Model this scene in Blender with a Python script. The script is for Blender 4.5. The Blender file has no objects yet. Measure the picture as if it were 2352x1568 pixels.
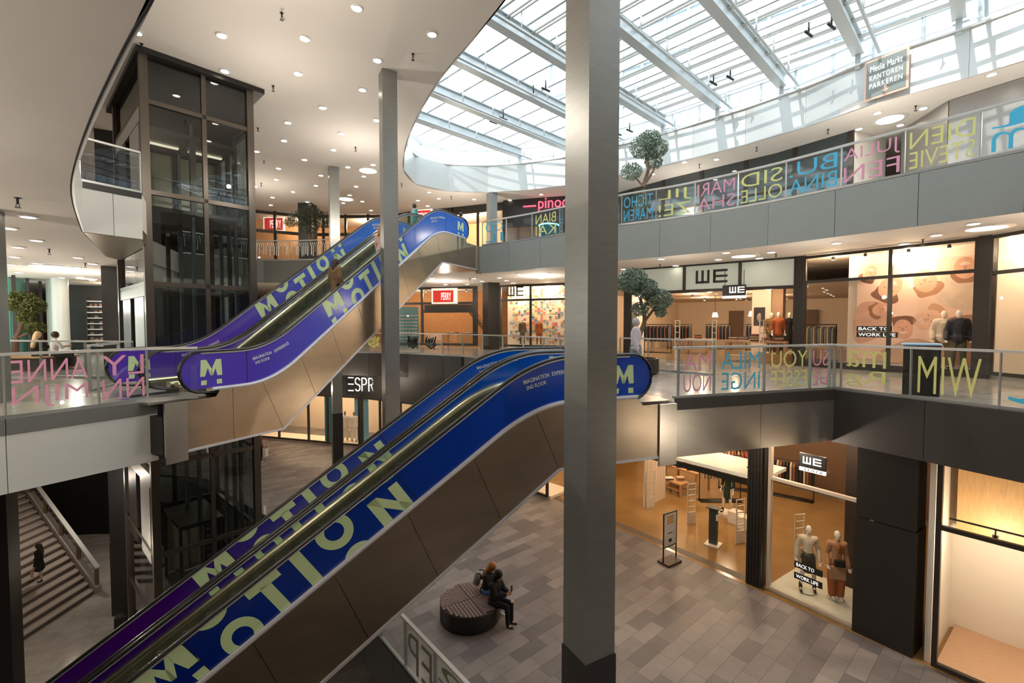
import bpy, bmesh, math, random
from mathutils import Vector, Matrix
from math import sin, cos, pi, radians, sqrt, hypot, atan2
random.seed(7)
S = bpy.context.scene
COL = S.collection
# ------------------------------------------------------------------ camera, world, sun, exposure
EYE = 1.58
cd = bpy.data.cameras.new('camera'); cam = bpy.data.objects.new('camera', cd); COL.objects.link(cam)
cd.sensor_width = 36; cd.lens = 1058/2352*36; cd.clip_end = 400
cam.location = (0, 0, EYE); cam.rotation_euler = (pi/2-.038, 0, 0)
S.camera = cam
w = bpy.data.worlds.new('sky'); S.world = w; w.use_nodes = True
nt = w.node_tree; bg = nt.nodes['Background']
bg.inputs[0].default_value = (.86, .94, 1, 1); bg.inputs[1].default_value = 2.6
sd = bpy.data.lights.new('sun', 'SUN'); sd.energy = 1.8; sd.angle = .01; sd.color = (1, .93, .82)
so = bpy.data.objects.new('sun', sd); COL.objects.link(so)
so.rotation_euler = Vector((.62, .52, -.42)).to_track_quat('-Z', 'Y').to_euler()
S.view_settings.view_transform = 'Standard'; S.view_settings.look = 'None'
S.view_settings.gamma = 1; S.view_settings.use_curve_mapping = False
S.view_settings.exposure = 0.62
L0, L1, L2, LB, ZC = -5.75, 0.0, 5.08, -10.16, 9.4     # floor levels and top ceiling
CE = 4.12                                                # shop ceiling height above a floor

# ------------------------------------------------------------------ materials
MATS = {}
def mat(name, col, rough=.5, metal=0., emit=None, es=1., noise=0., nscale=8., stretch=None, bump=0., coat=0., alpha=None, spec=None):
    if name in MATS: return MATS[name]
    m = bpy.data.materials.new(name); m.use_nodes = True; n = m.node_tree.nodes; l = m.node_tree.links
    b = n['Principled BSDF']
    b.inputs['Base Color'].default_value = (*col, 1); b.inputs['Roughness'].default_value = rough; b.inputs['Metallic'].default_value = metal
    if coat: b.inputs['Coat Weight'].default_value = coat; b.inputs['Coat Roughness'].default_value = .05
    if spec is not None: b.inputs['Specular IOR Level'].default_value = spec
    if emit: b.inputs['Emission Color'].default_value = (*emit, 1); b.inputs['Emission Strength'].default_value = es
    if alpha is not None: b.inputs['Alpha'].default_value = alpha
    if noise or bump:
        tc = n.new('ShaderNodeTexCoord'); mp = n.new('ShaderNodeMapping'); tx = n.new('ShaderNodeTexNoise')
        l.new(tc.outputs['Object'], mp.inputs[0]); l.new(mp.outputs[0], tx.inputs[0])
        if stretch: mp.inputs['Scale'].default_value = stretch
        tx.inputs['Scale'].default_value = nscale; tx.inputs['Detail'].default_value = 4
        if noise:
            mx = n.new('ShaderNodeMix'); mx.data_type = 'RGBA'
            mx.inputs[6].default_value = (*[c*(1-noise) for c in col], 1); mx.inputs[7].default_value = (*[min(1, c*(1+noise)) for c in col], 1)
            l.new(tx.outputs[0], mx.inputs[0]); l.new(mx.outputs[2], b.inputs['Base Color'])
        if bump:
            bp = n.new('ShaderNodeBump'); bp.inputs['Strength'].default_value = bump; bp.inputs['Distance'].default_value = .02
            l.new(tx.outputs[0], bp.inputs['Height']); l.new(bp.outputs[0], b.inputs['Normal'])
    MATS[name] = m; return m
def glass(name, tint=(.93, .97, .96), refl=.05, rough=.0):
    if name in MATS: return MATS[name]
    m = bpy.data.materials.new(name); m.use_nodes = True; n = m.node_tree.nodes; l = m.node_tree.links
    n.remove(n['Principled BSDF']); out = n['Material Output']
    t = n.new('ShaderNodeBsdfTransparent'); t.inputs[0].default_value = (*tint, 1)
    g = n.new('ShaderNodeBsdfGlossy'); g.inputs['Roughness'].default_value = rough
    f = n.new('ShaderNodeLayerWeight'); f.inputs[0].default_value = .5
    pw = n.new('ShaderNodeMath'); pw.operation = 'POWER'; pw.inputs[1].default_value = 3.0
    ml = n.new('ShaderNodeMath'); ml.operation = 'MULTIPLY_ADD'; ml.inputs[1].default_value = .75; ml.inputs[2].default_value = refl
    l.new(f.outputs['Facing'], pw.inputs[0]); l.new(pw.outputs[0], ml.inputs[0])
    mx = n.new('ShaderNodeMixShader'); l.new(ml.outputs[0], mx.inputs[0]); l.new(t.outputs[0], mx.inputs[1]); l.new(g.outputs[0], mx.inputs[2])
    l.new(mx.outputs[0], out.inputs[0]); MATS[name] = m; return m
def tiles(name, c1, c2, c3, rot, bw, bh, rough, mortar=.004, rvar=.0, spec=.5):
    m = bpy.data.materials.new(name); m.use_nodes = True; n = m.node_tree.nodes; l = m.node_tree.links; b = n['Principled BSDF']
    tc = n.new('ShaderNodeTexCoord'); mp = n.new('ShaderNodeMapping'); mp.inputs['Rotation'].default_value = (0, 0, rot)
    br = n.new('ShaderNodeTexBrick'); l.new(tc.outputs['Object'], mp.inputs[0]); l.new(mp.outputs[0], br.inputs[0])
    br.inputs['Scale'].default_value = 1; br.inputs['Brick Width'].default_value = bw; br.inputs['Row Height'].default_value = bh
    br.inputs['Mortar Size'].default_value = mortar; br.inputs['Color1'].default_value = (*c1, 1); br.inputs['Color2'].default_value = (*c2, 1); br.inputs['Mortar'].default_value = (*c3, 1)
    br.offset = .37; br.squash = 1.4; br.squash_frequency = 3
    nz = n.new('ShaderNodeTexNoise'); nz.inputs['Scale'].default_value = 1.5; nz.inputs['Detail'].default_value = 6; l.new(tc.outputs['Object'], nz.inputs[0])
    mx = n.new('ShaderNodeMix'); mx.data_type = 'RGBA'; mx.blend_type = 'MULTIPLY'; mx.inputs[0].default_value = .45
    l.new(br.outputs[0], mx.inputs[6]); l.new(nz.outputs[1], mx.inputs[7])
    hs = n.new('ShaderNodeHueSaturation'); hs.inputs['Saturation'].default_value = .0; hs.inputs['Value'].default_value = 1.7; l.new(nz.outputs[1], hs.inputs['Color']); l.new(hs.outputs[0], mx.inputs[7])
    l.new(mx.outputs[2], b.inputs['Base Color']); b.inputs['Roughness'].default_value = rough; b.inputs['Specular IOR Level'].default_value = spec
    MATS[name] = m; return m
M_white = mat('white_plaster', (.62, .59, .55), .75, noise=.03, nscale=1.5)
M_ceil = mat('ceiling_plaster', (.66, .62, .57), .8, noise=.03, nscale=1.)
M_grey = mat('grey_fascia_panel', (.29, .315, .295), .45, noise=.05, nscale=3)
M_dark = mat('dark_fascia_panel', (.045, .04, .036), .38, noise=.08, nscale=3)
M_pale = mat('pale_fascia_panel', (.60, .62, .60), .35, noise=.03, nscale=2)
M_seam = mat('black_joint', (.01, .01, .01), .8)
M_col = mat('brushed_column_steel', (.27, .275, .26), .38, .7, noise=.14, nscale=3, stretch=(1, 1, 6))
M_colb = mat('black_column_cladding', (.022, .019, .017), .4, noise=.1, nscale=4)
M_steel = mat('brushed_steel', (.62, .60, .56), .3, 1., noise=.1, nscale=3, stretch=(1, 1, 8))
M_rail = mat('satin_rail_steel', (.60, .60, .58), .35, .35)
M_clad = mat('tinted_cladding_steel', (.50, .42, .32), .33, 1., noise=.2, nscale=1.3, stretch=(1, 1, 2.5), bump=.12)  # grey steel, warm reflections of the surroundings put into a brown-gold tint
M_chrome = mat('polished_inner_deck', (.86, .74, .50), .28, 1.)  # steel deck, tinted gold for the warm light it reflects
M_rubber = mat('black_rubber', (.012, .012, .013), .35)
M_black = mat('black_steel', (.022, .02, .018), .4, .3)
M_lift = mat('dark_bronze_lift_steel', (.10, .085, .07), .35, .7)
M_g = glass('clear_glass'); M_gs = glass('shop_glass', (.97, .97, .96), .03); M_gl = glass('smoked_lift_glass', (.50, .56, .56), .07)
M_sky = glass('roof_glass', (.93, .96, .98), .02)
M_floor0 = tiles('stone_tile_floor', (.27, .235, .222), (.14, .122, .12), (.07, .062, .06), radians(-41), .85, .36, .42, spec=.35)
M_floor1 = tiles('polished_floor', (.50, .46, .41), (.42, .385, .34), (.22, .2, .18), radians(-25), 1.2, .6, .13, .003)
M_shopf = mat('ochre_shop_floor', (.30, .17, .06), .16, noise=.2, nscale=1.2)
M_wood = mat('oak_wood', (.50, .27, .12), .45, noise=.2, nscale=3, stretch=(1, 8, 8))
M_lamp = mat('lamp_disc', (1, .95, .85), .5, emit=(1, .9, .75), es=14)
M_lampL = mat('large_lamp_disc', (1, .95, .85), .5, emit=(1, .88, .68), es=5)
M_ring = mat('lamp_ring', (.75, .74, .72), .4, .3)
M_warm = mat('warm_shop_wall', (.80, .66, .50), .7, noise=.03)
M_warmd = mat('brown_shop_wall', (.16, .09, .05), .6, noise=.1)
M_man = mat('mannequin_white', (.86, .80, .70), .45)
M_skin = mat('skin', (.60, .36, .25), .55)

# ------------------------------------------------------------------ mesh builder
RM = {}
class MB:
    def __init__(s): s.v = []; s.f = []; s.sm = False
    def add(s, vs, fs):
        o = len(s.v); s.v += [Vector(v) for v in vs]; s.f += [tuple(i+o for i in f) for f in fs]; return s
    def box(s, c, d, rz=0, M=None):
        hx, hy, hz = d[0]/2, d[1]/2, d[2]/2
        vs = [Vector((x, y, z)) for z in (-hz, hz) for x, y in ((-hx, -hy), (hx, -hy), (hx, hy), (-hx, hy))]
        R = M or Matrix.Rotation(rz, 3, 'Z'); vs = [R @ v + Vector(c) for v in vs]
        return s.add(vs, [(3, 2, 1, 0), (4, 5, 6, 7), (0, 1, 5, 4), (1, 2, 6, 5), (2, 3, 7, 6), (3, 0, 4, 7)])
    def bar(s, p, q, a, b, up=(0, 0, 1)):      # box from p to q, a = width, b = height
        p, q = Vector(p), Vector(q); d = q-p; L = d.length
        if L < 1e-6: return s
        d.normalize(); u = Vector(up)
        if abs(d.dot(u)) > .98: u = Vector((0, 1, 0))
        x = d.cross(u).normalized(); z = x.cross(d).normalized()
        M = Matrix((x, d, z)).transposed()
        return s.box((p+q)/2, (a, L, b), M=M)
    def prism(s, poly, z0, z1):
        n = len(poly); a = sum(poly[i][0]*poly[(i+1) % n][1]-poly[(i+1) % n][0]*poly[i][1] for i in range(n))
        if a < 0: poly = poly[::-1]
        vs = [(x, y, z0) for x, y in poly]+[(x, y, z1) for x, y in poly]
        return s.add(vs, [tuple(range(n))[::-1], tuple(range(n, 2*n))]+[(i, (i+1) % n, n+(i+1) % n, n+i) for i in range(n)])
    def tube(s, path, r, seg=10, cap=True, sc=(1, 1)):
        path = [Vector(p) for p in path]; n = len(path); rs = r if isinstance(r, (list, tuple)) else [r]*n
        vs = []; pu = Vector((0, 0, 1))
        for i, p in enumerate(path):
            d = (path[min(i+1, n-1)]-path[max(i-1, 0)]).normalized()
            x = d.cross(pu)
            if x.length < .05: x = d.cross(Vector((0, 1, .1)))
            x.normalize(); y = x.cross(d).normalized()
            for k in range(seg):
                t = 2*pi*k/seg; vs.append(p+x*cos(t)*rs[i]*sc[0]+y*sin(t)*rs[i]*sc[1])
        fs = [(i*seg+k, i*seg+(k+1) % seg, (i+1)*seg+(k+1) % seg, (i+1)*seg+k) for i in range(n-1) for k in range(seg)]
        if cap: fs += [tuple(range(seg))[::-1], tuple(range((n-1)*seg, n*seg))]
        s.sm = True; return s.add(vs, fs)
    def cyl(s, p, q, r, seg=16, r2=None): return s.tube([p, q], [r, r2 if r2 is not None else r], seg)
    def lathe(s, prof, c=(0, 0, 0), seg=24):
        n = len(prof); vs = [(c[0]+r*cos(2*pi*k/seg), c[1]+r*sin(2*pi*k/seg), c[2]+z) for r, z in prof for k in range(seg)]
        fs = [(i*seg+k, i*seg+(k+1) % seg, (i+1)*seg+(k+1) % seg, (i+1)*seg+k) for i in range(n-1) for k in range(seg)]
        fs += [tuple(range(seg))[::-1], tuple(range((n-1)*seg, n*seg))]; s.sm = True; return s.add(vs, fs)
    def flat(s, poly, M, th=.004):            # 2D polygon in frame M (x, y -> plane, z -> thickness)
        n = len(poly); a = sum(poly[i][0]*poly[(i+1) % n][1]-poly[(i+1) % n][0]*poly[i][1] for i in range(n))
        if a < 0: poly = poly[::-1]
        vs = [M @ Vector((x, y, 0)) for x, y in poly]+[M @ Vector((x, y, th)) for x, y in poly]
        return s.add(vs, [tuple(range(n))[::-1], tuple(range(n, 2*n))]+[(i, (i+1) % n, n+(i+1) % n, n+i) for i in range(n)])
    def ell(s, c, r, seg=12, M=None):
        vs = []; fs = []; R = M or Matrix.Identity(3); nr = seg//2+1
        for i in range(nr):
            a = pi*i/(nr-1)
            for k in range(seg):
                t = 2*pi*k/seg; vs.append(Vector(c)+R @ Vector((r[0]*sin(a)*cos(t), r[1]*sin(a)*sin(t), -r[2]*cos(a))))
        fs = [(i*seg+k, i*seg+(k+1) % seg, (i+1)*seg+(k+1) % seg, (i+1)*seg+k) for i in range(nr-1) for k in range(seg)]
        s.sm = True; return s.add(vs, fs)
    def build(s, name, m, parent=None, smooth=None, bevel=0):
        vs = s.v
        if parent is not None:
            inv = RM[parent.name].inverted(); vs = [inv @ v for v in vs]
        me = bpy.data.meshes.new(name); me.from_pydata([tuple(v) for v in vs], [], s.f); me.validate(); me.update()
        o = bpy.data.objects.new(name, me); COL.objects.link(o)
        if isinstance(m, (list, tuple)): [me.materials.append(x) for x in m]
        else: me.materials.append(m)
        if (s.sm if smooth is None else smooth):
            me.polygons.foreach_set('use_smooth', [True]*len(me.polygons))
            md = None
            try:
                at = me.attributes.new('sharp_edge', 'BOOLEAN', 'EDGE')
                bm = bmesh.new(); bm.from_mesh(me); bm.edges.ensure_lookup_table()
                for e in bm.edges:
                    at.data[e.index].value = (len(e.link_faces) != 2) or e.calc_face_angle(0) > .7
                bm.free()
            except Exception: pass
        if parent is not None: o.parent = parent; RM[o.name] = RM[parent.name]
        else: RM[o.name] = Matrix.Identity(4)
        if bevel:
            b = o.modifiers.new('bevel', 'BEVEL'); b.width = bevel; b.segments = 2; b.limit_method = 'ANGLE'
        return o
def thing(name, label, cat, loc=(0, 0, 0), rz=0, group=None):
    o = bpy.data.objects.new(name, None); COL.objects.link(o); o.location = loc; o.rotation_euler = (0, 0, rz); o.empty_display_size = .2
    RM[o.name] = Matrix.Translation(Vector(loc)) @ Matrix.Rotation(rz, 4, 'Z')
    o['label'] = label; o['category'] = cat
    if group: o['group'] = group
    return o
def tag(o, label, cat, group=None):
    o['label'] = label; o['category'] = cat
    if group: o['group'] = group
    return o
def struct(name, mb, m):
    o = mb.build(name, m); o['kind'] = 'structure'; return o
def loc_mb(): return MB()
def Rt(root, mb):                               # turn local coordinates into world for build()
    M = RM[root.name]; mb.v = [M @ v for v in mb.v]; return mb
def dup(root, loc, rz=None, label=None, group=None):
    r = root.copy(); COL.objects.link(r); r.location = loc
    if rz is not None: r.rotation_euler = (0, 0, rz)
    if label: r['label'] = label
    if group: r['group'] = group
    def rec(a, b):
        for ch in list(a.children):
            c = ch.copy(); COL.objects.link(c); c.parent = b; rec(ch, c)
    rec(root, r); return r
def text_data(s, size=1., bold=0., ex=.003, sp=1.):
    c = bpy.data.curves.new('t', 'FONT'); c.body = s; c.size = size; c.extrude = ex; c.offset = bold; c.space_character = sp
    c.resolution_u = 3; o = bpy.data.objects.new('t', c); COL.objects.link(o)
    dg = bpy.context.evaluated_depsgraph_get(); me = bpy.data.meshes.new_from_object(o.evaluated_get(dg))
    vs = [v.co.copy() for v in me.vertices]; fs = [tuple(p.vertices) for p in me.polygons]
    bpy.data.objects.remove(o); bpy.data.curves.remove(c); bpy.data.meshes.remove(me)
    return vs, fs
def text(mb, s, origin, xd, yd, w=None, hgt=None, bold=0., ex=.003, sp=1., mirror=False, center=True):
    """writes s in the plane at origin (centre) along xd/yd, fitted to width w and height hgt"""
    vs, fs = text_data(s, 1., bold, ex, sp)
    x0 = min(v.x for v in vs); x1 = max(v.x for v in vs); y0 = min(v.y for v in vs); y1 = max(v.y for v in vs)
    sy = (hgt/(y1-y0)) if hgt else None; sx = (w/(x1-x0)) if w else sy
    if sy is None: sy = sx
    xd = Vector(xd).normalized(); yd = Vector(yd).normalized(); nd = xd.cross(yd)
    if mirror: xd = -xd
    cx_, cy_ = (x0+x1)/2, (y0+y1)/2
    mb.add([Vector(origin)+xd*(v.x-cx_)*sx+yd*(v.y-cy_)*sy+nd*v.z for v in vs], fs); return mb
def ray(x, y):
    u = (x-1176)/1058; v = (784-y)/1058; a = .038
    return Vector((u, cos(a)+v*sin(a), -sin(a)+v*cos(a)))
def at(x, y, z):                                # point of the level plane z seen at x, y
    d = ray(x, y); t = (z-EYE)/d.z; return (d.x*t, d.y*t)
def crom(pts, n=8, closed=False):
    out = []; N = len(pts); P = [Vector(p) for p in pts]
    rng = range(N) if closed else range(N-1)
    for i in rng:
        g = (lambda k: P[k % N]) if closed else (lambda k: P[max(0, min(N-1, k))])
        a, b, c, d = g(i-1), g(i), g(i+1), g(i+2)
        for k in range(n):
            t = k/n; out.append(.5*((2*b)+(c-a)*t+(2*a-5*b+4*c-d)*t*t+(3*b-a-3*c+d)*t**3))
    if not closed: out.append(P[-1])
    return [tuple(p) for p in out]
def hole_slab(name, outer, holes, z0, z1, mt, mb_, kind=True):
    bm = bmesh.new()
    def loop(pts, z):
        vs = [bm.verts.new((x, y, z)) for x, y in pts]
        return vs, [bm.edges.new((vs[i], vs[(i+1) % len(vs)])) for i in range(len(vs))]
    for z in (z0, z1):
        es = []
        for p in [outer]+holes: es += loop(p, z)[1]
        bmesh.ops.triangle_fill(bm, use_beauty=True, use_dissolve=False, edges=es, normal=(0, 0, 1))
    for f in bm.faces:
        f.material_index = 0 if f.calc_center_median().z > (z0+z1)/2 else 1
        f.normal_update()
        up = f.calc_center_median().z > (z0+z1)/2
        if (f.normal.z > 0) != up: f.normal_flip()
    for p in [outer]+holes:
        n = len(p)
        for i in range(n):
            a, b = p[i], p[(i+1) % n]
            f = bm.faces.new([bm.verts.new((a[0], a[1], z0)), bm.verts.new((b[0], b[1], z0)), bm.verts.new((b[0], b[1], z1)), bm.verts.new((a[0], a[1], z1))]); f.material_index = 1
    me = bpy.data.meshes.new(name); bm.to_mesh(me); bm.free()
    me.materials.append(mt); me.materials.append(mb_)
    o = bpy.data.objects.new(name, me); COL.objects.link(o)
    if kind: o['kind'] = 'structure'
    RM[o.name] = Matrix.Identity(4); return o
def resample(pts, step):
    L = [0]; 
    for a, b in zip(pts, pts[1:]): L.append(L[-1]+hypot(b[0]-a[0], b[1]-a[1]))
    n = max(1, round(L[-1]/step)); out = []; j = 0
    for k in range(n+1):
        t = L[-1]*k/n
        while j < len(L)-2 and L[j+1] < t: j += 1
        q = (t-L[j])/max(1e-9, L[j+1]-L[j]); a, b = pts[j], pts[j+1]; out.append((a[0]+(b[0]-a[0])*q, a[1]+(b[1]-a[1])*q))
    return out
def panels(mb, pts, z0, z1, step, side=1, th=.04, gap=.012, off=.0):
    """flat cladding panels along a path with open joints; side = +1 puts them left of the path"""
    P = resample(pts, step)
    for a, b in zip(P, P[1:]):
        dx, dy = b[0]-a[0], b[1]-a[1]; L = hypot(dx, dy); dx /= L; dy /= L; nx, ny = -dy*side, dx*side
        c = ((a[0]+b[0])/2+nx*(off+th/2), (a[1]+b[1])/2+ny*(off+th/2), (z0+z1)/2)
        mb.box(c, (L-gap, th, z1-z0), atan2(dy, dx))
    return mb
# ------------------------------------------------------------------ the building: slabs, fascias, ceilings
C_ = (-10.56, 13.45); R_ = (-8.69, 15.51); L_ = (-13.95, 16.52); B_ = (-12.09, 18.59)      # lift shaft corners
OUT = [(-40, -4), (23, -4), (23, 44), (-40, 44)]
V1 = [(-9.4, .8), (10.9, .8), (10.6, 4.5), (9.24, 8.26), (7.83, 11.16), (3.45, 9.72), (3.30, 9.31), (2.24, 12.06), (1.9, 14.5), (.8, 18), (-2.47, 22.5), (-6.2, 25), (-11, 26), (-14.4, 25.6), (-16.3, 22.5), L_, C_, (-10.35, 12.1), (-9.66, 10.43), (-7.42, 9.50), (-8.45, 7.61), (-9.3, 6.0)]
CURVE2 = [(-10.6, 11.45)]+[at(x, y, 3.85) for x, y in ((169, 475), (163, 425), (176, 362), (207, 275), (250, 180), (300, 82), (350, 0))]
x0_, y0_ = CURVE2[-1]; CURVE2 = crom(CURVE2+[(x0_+.36, y0_-.37), (x0_+.85, y0_-.95), (x0_+1.3, y0_-1.7)], 6)
RIM2 = crom([(14.2, .3), (13.4, 3), (12, 7), (10.41, 9.5), (8.88, 11.55), (7.39, 13.53), (5.55, 15.35), (3.85, 16.56), (2.09, 18.15), (.4, 19.6), (-1.48, 20.93)], 6)
FAR2 = crom([(-4.13, 22.18), (-7.3, 24.3), (-11, 25.4), (-14.06, 25.4), (-16.4, 22.8)], 6)
V2 = [(.5, .3)]+RIM2+FAR2+[L_, C_, (-9.95, 12.5)]+CURVE2
HOLE = crom([(14.52, 14.95), (12.72, 16.91), (11.84, 18.45), (10.36, 20.29), (9.09, 21.57), (7.22, 23.39), (3.04, 26.35), (-0.20, 27.58), (-2.43, 27.72), (-3.95, 27.45), (-5.28, 26.44), (-5.60, 24.33), (-5.01, 21.61), (-4.15, 19.06), (-2.87, 16.12), (-1.89, 14.27), (-0.74, 12.44), (-0.15, 11.44), (1.10, 9.00), (3.67, 5.51), (7.34, 3.21), (11.93, 3.21), (15.61, 5.51), (17.07, 9.18), (16.16, 12.67)], 5, True)
V0 = [(1.65, 4.84), (-0.66, 7.64), (-3.16, 10.62), (-4.62, 12.38), (-6.16, 13.76), (-8.1, 14.9), (-8.5, 15.6), (-8.5, 16.6), (-11.9, 19.3), (-14.5, 21.6), (-19, 22.6), (-22.6, 26), (-31, 30), (-31, 2), (-12, 2.5), (-2, 1), (1, 2.5)]
V0 = V0[::-1] if sum(V0[i][0]*V0[(i+1) % len(V0)][1]-V0[(i+1) % len(V0)][0]*V0[i][1] for i in range(len(V0))) < 0 else V0
hole_slab('floor_ground', OUT, [V0], L0-.9, L0, M_floor0, M_dark)
hole_slab('floor_gallery', OUT, [V1], -.96, 0, M_floor1, M_ceil)
hole_slab('floor_upper_gallery', OUT, [V2], L2-.96, L2, M_floor1, M_ceil)
hole_slab('ceiling', OUT, [HOLE], ZC, ZC+.25, M_white, M_ceil)
struct('floor_lower', MB().prism(OUT, LB-.3, LB), M_floor1)
for nm, a, b in (('wall_left', (-40, -4), (-40, 44)), ('wall_right', (23, -4), (23, 44)), ('wall_back', (-40, 44), (23, 44)), ('wall_front', (-40, -4), (23, -4))):
    m = MB(); dx = abs(b[0]-a[0]); dy = abs(b[1]-a[1]); m.box(((a[0]+b[0])/2, (a[1]+b[1])/2, 0), (dx+.3, dy+.3, 20.6)); struct(nm, m, M_warmd)
# fascias: cladding panels hung in front of the slab edges
def lip(mb, pts, z0, z1, side=1): panels(mb, pts, z0, z1, 1.0, side, .1, 0, -.1)
TN = [0]
def trim(mb, m):
    TN[0] += 1; return struct('trim_%d' % TN[0], mb, m)
trim(panels(MB(), RIM2, 3.85, L2-.02, 1.62), M_grey)
trim(panels(MB(), FAR2, 3.85, L2-.02, 1.3), mat('taupe_grey_fascia', (.13, .13, .115), .45))
trim(panels(MB(), CURVE2, 3.85, L2-.02, 1.7), M_pale)
trim(panels(MB(), [(-9.95, 12.5), (-10.6, 11.45)], 3.85, L2-.16, .62), M_pale)
trim(panels(MB(), [(-9.95, 12.5), (-10.6, 11.45)], L2-.16, L2, 3, off=.01), M_black)
m = MB()
for p in (RIM2, FAR2): lip(m, p, 3.87, L2-.03)
trim(m, M_seam)
o = struct('ceiling_left', MB().prism(CURVE2+[(-.6, -3.9), (-39.8, -3.9), (-39.8, 30), (-18.5, 30), (-16.6, 22.8), L_, (-13.6, 15.5)], 3.85, 4.119), M_ceil)
m = MB(); m.tube([(x+.01, y-.01, 3.855) for x, y in CURVE2], .014, 6); trim(m, M_seam)
m = MB(); m.prism([(-10.6, 11.5), (-9.98, 12.5), (-10.55, 13.4), (-13.95, 16.5), (-13.6, 15.5)], 3.84, 4.11); trim(m, M_clad)
trim(panels(MB(), [(10.6, 4.5), (9.24, 8.26), (7.83, 11.16)], -1.28, -.02, 2.05), M_dark)
trim(panels(MB(), [(7.83, 11.16), (5.3, 10.32), (3.45, 9.72)], -1.25, -.24, 2.6), mat('satin_pale_steel', (.52, .50, .46), .3, .85, noise=.12, nscale=2, stretch=(1, 1, 3)))
trim(panels(MB(), [(7.83, 11.16), (3.42, 9.72)], -.24, 0, 9, off=.03), M_dark)
trim(panels(MB(), [(2.24, 12.06), (1.9, 14.5), (.8, 18), (-2.47, 22.5), (-6.2, 25), (-11, 26), (-14.4, 25.6), (-16.3, 22.5)], -1.28, -.02, 1.3), M_dark)
trim(panels(panels(MB(), [(-7.40, 9.53), (-8.45, 7.61)], -1.25, -.26, 5), [(-8.45, 7.61), (-9.3, 6.0)], -1.25, -.26, 5), M_pale)
trim(panels(panels(MB(), [(-7.40, 9.53), (-8.45, 7.61)], -.26, 0, 5, off=.02), [(-8.45, 7.61), (-9.3, 6.0)], -.26, 0, 5, off=.02), mat('mid_grey_strip', (.15, .16, .15), .45))
m = MB(); lip(m, V1[2:5], -1.22, -.03); lip(m, V1[7:15], -1.22, -.03); trim(m, M_seam)
trim(panels(MB(), [(1.65, 4.84), (-0.66, 7.64), (-3.16, 10.62), (-4.62, 12.38), (-6.16, 13.76), (-8.1, 14.9), (-8.5, 15.6)], L0-1.2, L0-.02, 1.6, 1), M_colb)
trim(panels(MB(), crom([(-14.5, 21.6), (-19, 22.6), (-22.6, 26), (-31, 30)], 6), L0-1.25, L0-.02, 1.6, 1), mat('taupe_fascia', (.10, .085, .07), .5))
# rim of the roof opening
RIMZ = 10.92
hp = HOLE+[HOLE[0]]
trim(panels(MB(), hp, ZC, RIMZ, 2.35), mat('white_rim_panel', (.50, .52, .51), .28, .25, noise=.03))
trim(panels(MB(), hp, ZC+.02, RIMZ, .8, 1, .12, 0, -.14), M_white)
trim(panels(MB(), hp, RIMZ, RIMZ+.05, .8, 1, .35, 0, -.2), M_rail)

# ------------------------------------------------------------------ pillars
def pillar(c, s, z0, z1, rz, label, m=M_col, base=None, mb2=M_colb, name='pillar'):
    if base: 
        t = thing(name, label, 'pillar', (c[0], c[1], z0), rz)
        Rt(t, MB().box((0, 0, (z1+base-z0-z0)/2-0+0 if False else (base-z0+z1-z0)/2), (s, s, z1-base))).build('shaft', m, t)
        Rt(t, MB().box((0, 0, (base-z0)/2), (s+.03, s+.03, base-z0-.012))).build('base_cladding', mb2, t); return t
    mb = MB().box((0, 0, (z1-z0)/2), (s, s, z1-z0)); 
    t = thing(name, label, 'pillar', (c[0], c[1], z0), rz); Rt(t, mb).build('shaft', m, t); return t
A0 = radians(29.3)
def ctr(x, y, s): return (x+.382*s/2, y+1.362*s/2)
pillar(ctr(.974, 5.938, .504), .504, L0, ZC, A0, 'thick grey steel pillar rising through the middle of the picture', base=-2.95)
pillar(ctr(-3.97, 14.38, .46), .46, L0, ZC, A0, 'tall grey steel pillar in front of the two upper escalators', base=-2.95)
pillar(ctr(-9.03, 23.08, .46), .46, L0, ZC, A0, 'slim grey pillar behind the upper escalators, left of the shop sign with white letters', base=-2.95)
pillar(ctr(-1.30, 27.6, .48), .48, L2, ZC, A0, 'short grey pillar on the top gallery beside the glass railing')
pillar((-1.3, 28.7), .78, L1, CE, A0, 'dark boxed pillar between the two far shop windows on the middle gallery', M_colb)
pillar((-15.9, 18.6), .78, LB, 3.85, A0, 'dark pillar behind the glass lift, standing on the lowest floor', M_colb, base=-7.2)
pillar((-16.6, 19.1), .57, L2, ZC, A0, 'dark round-edged pillar left of the lift on the top gallery', M_colb)
pillar((-10.5, 9.2), .5, LB, 3.85, A0, 'grey pillar at the left border of the picture', M_col, base=-1.3)
pillar((-13.4, 30.5), .87, L2, ZC, 0, 'black pillar behind the dark olive tree on the top gallery', M_colb)
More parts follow.
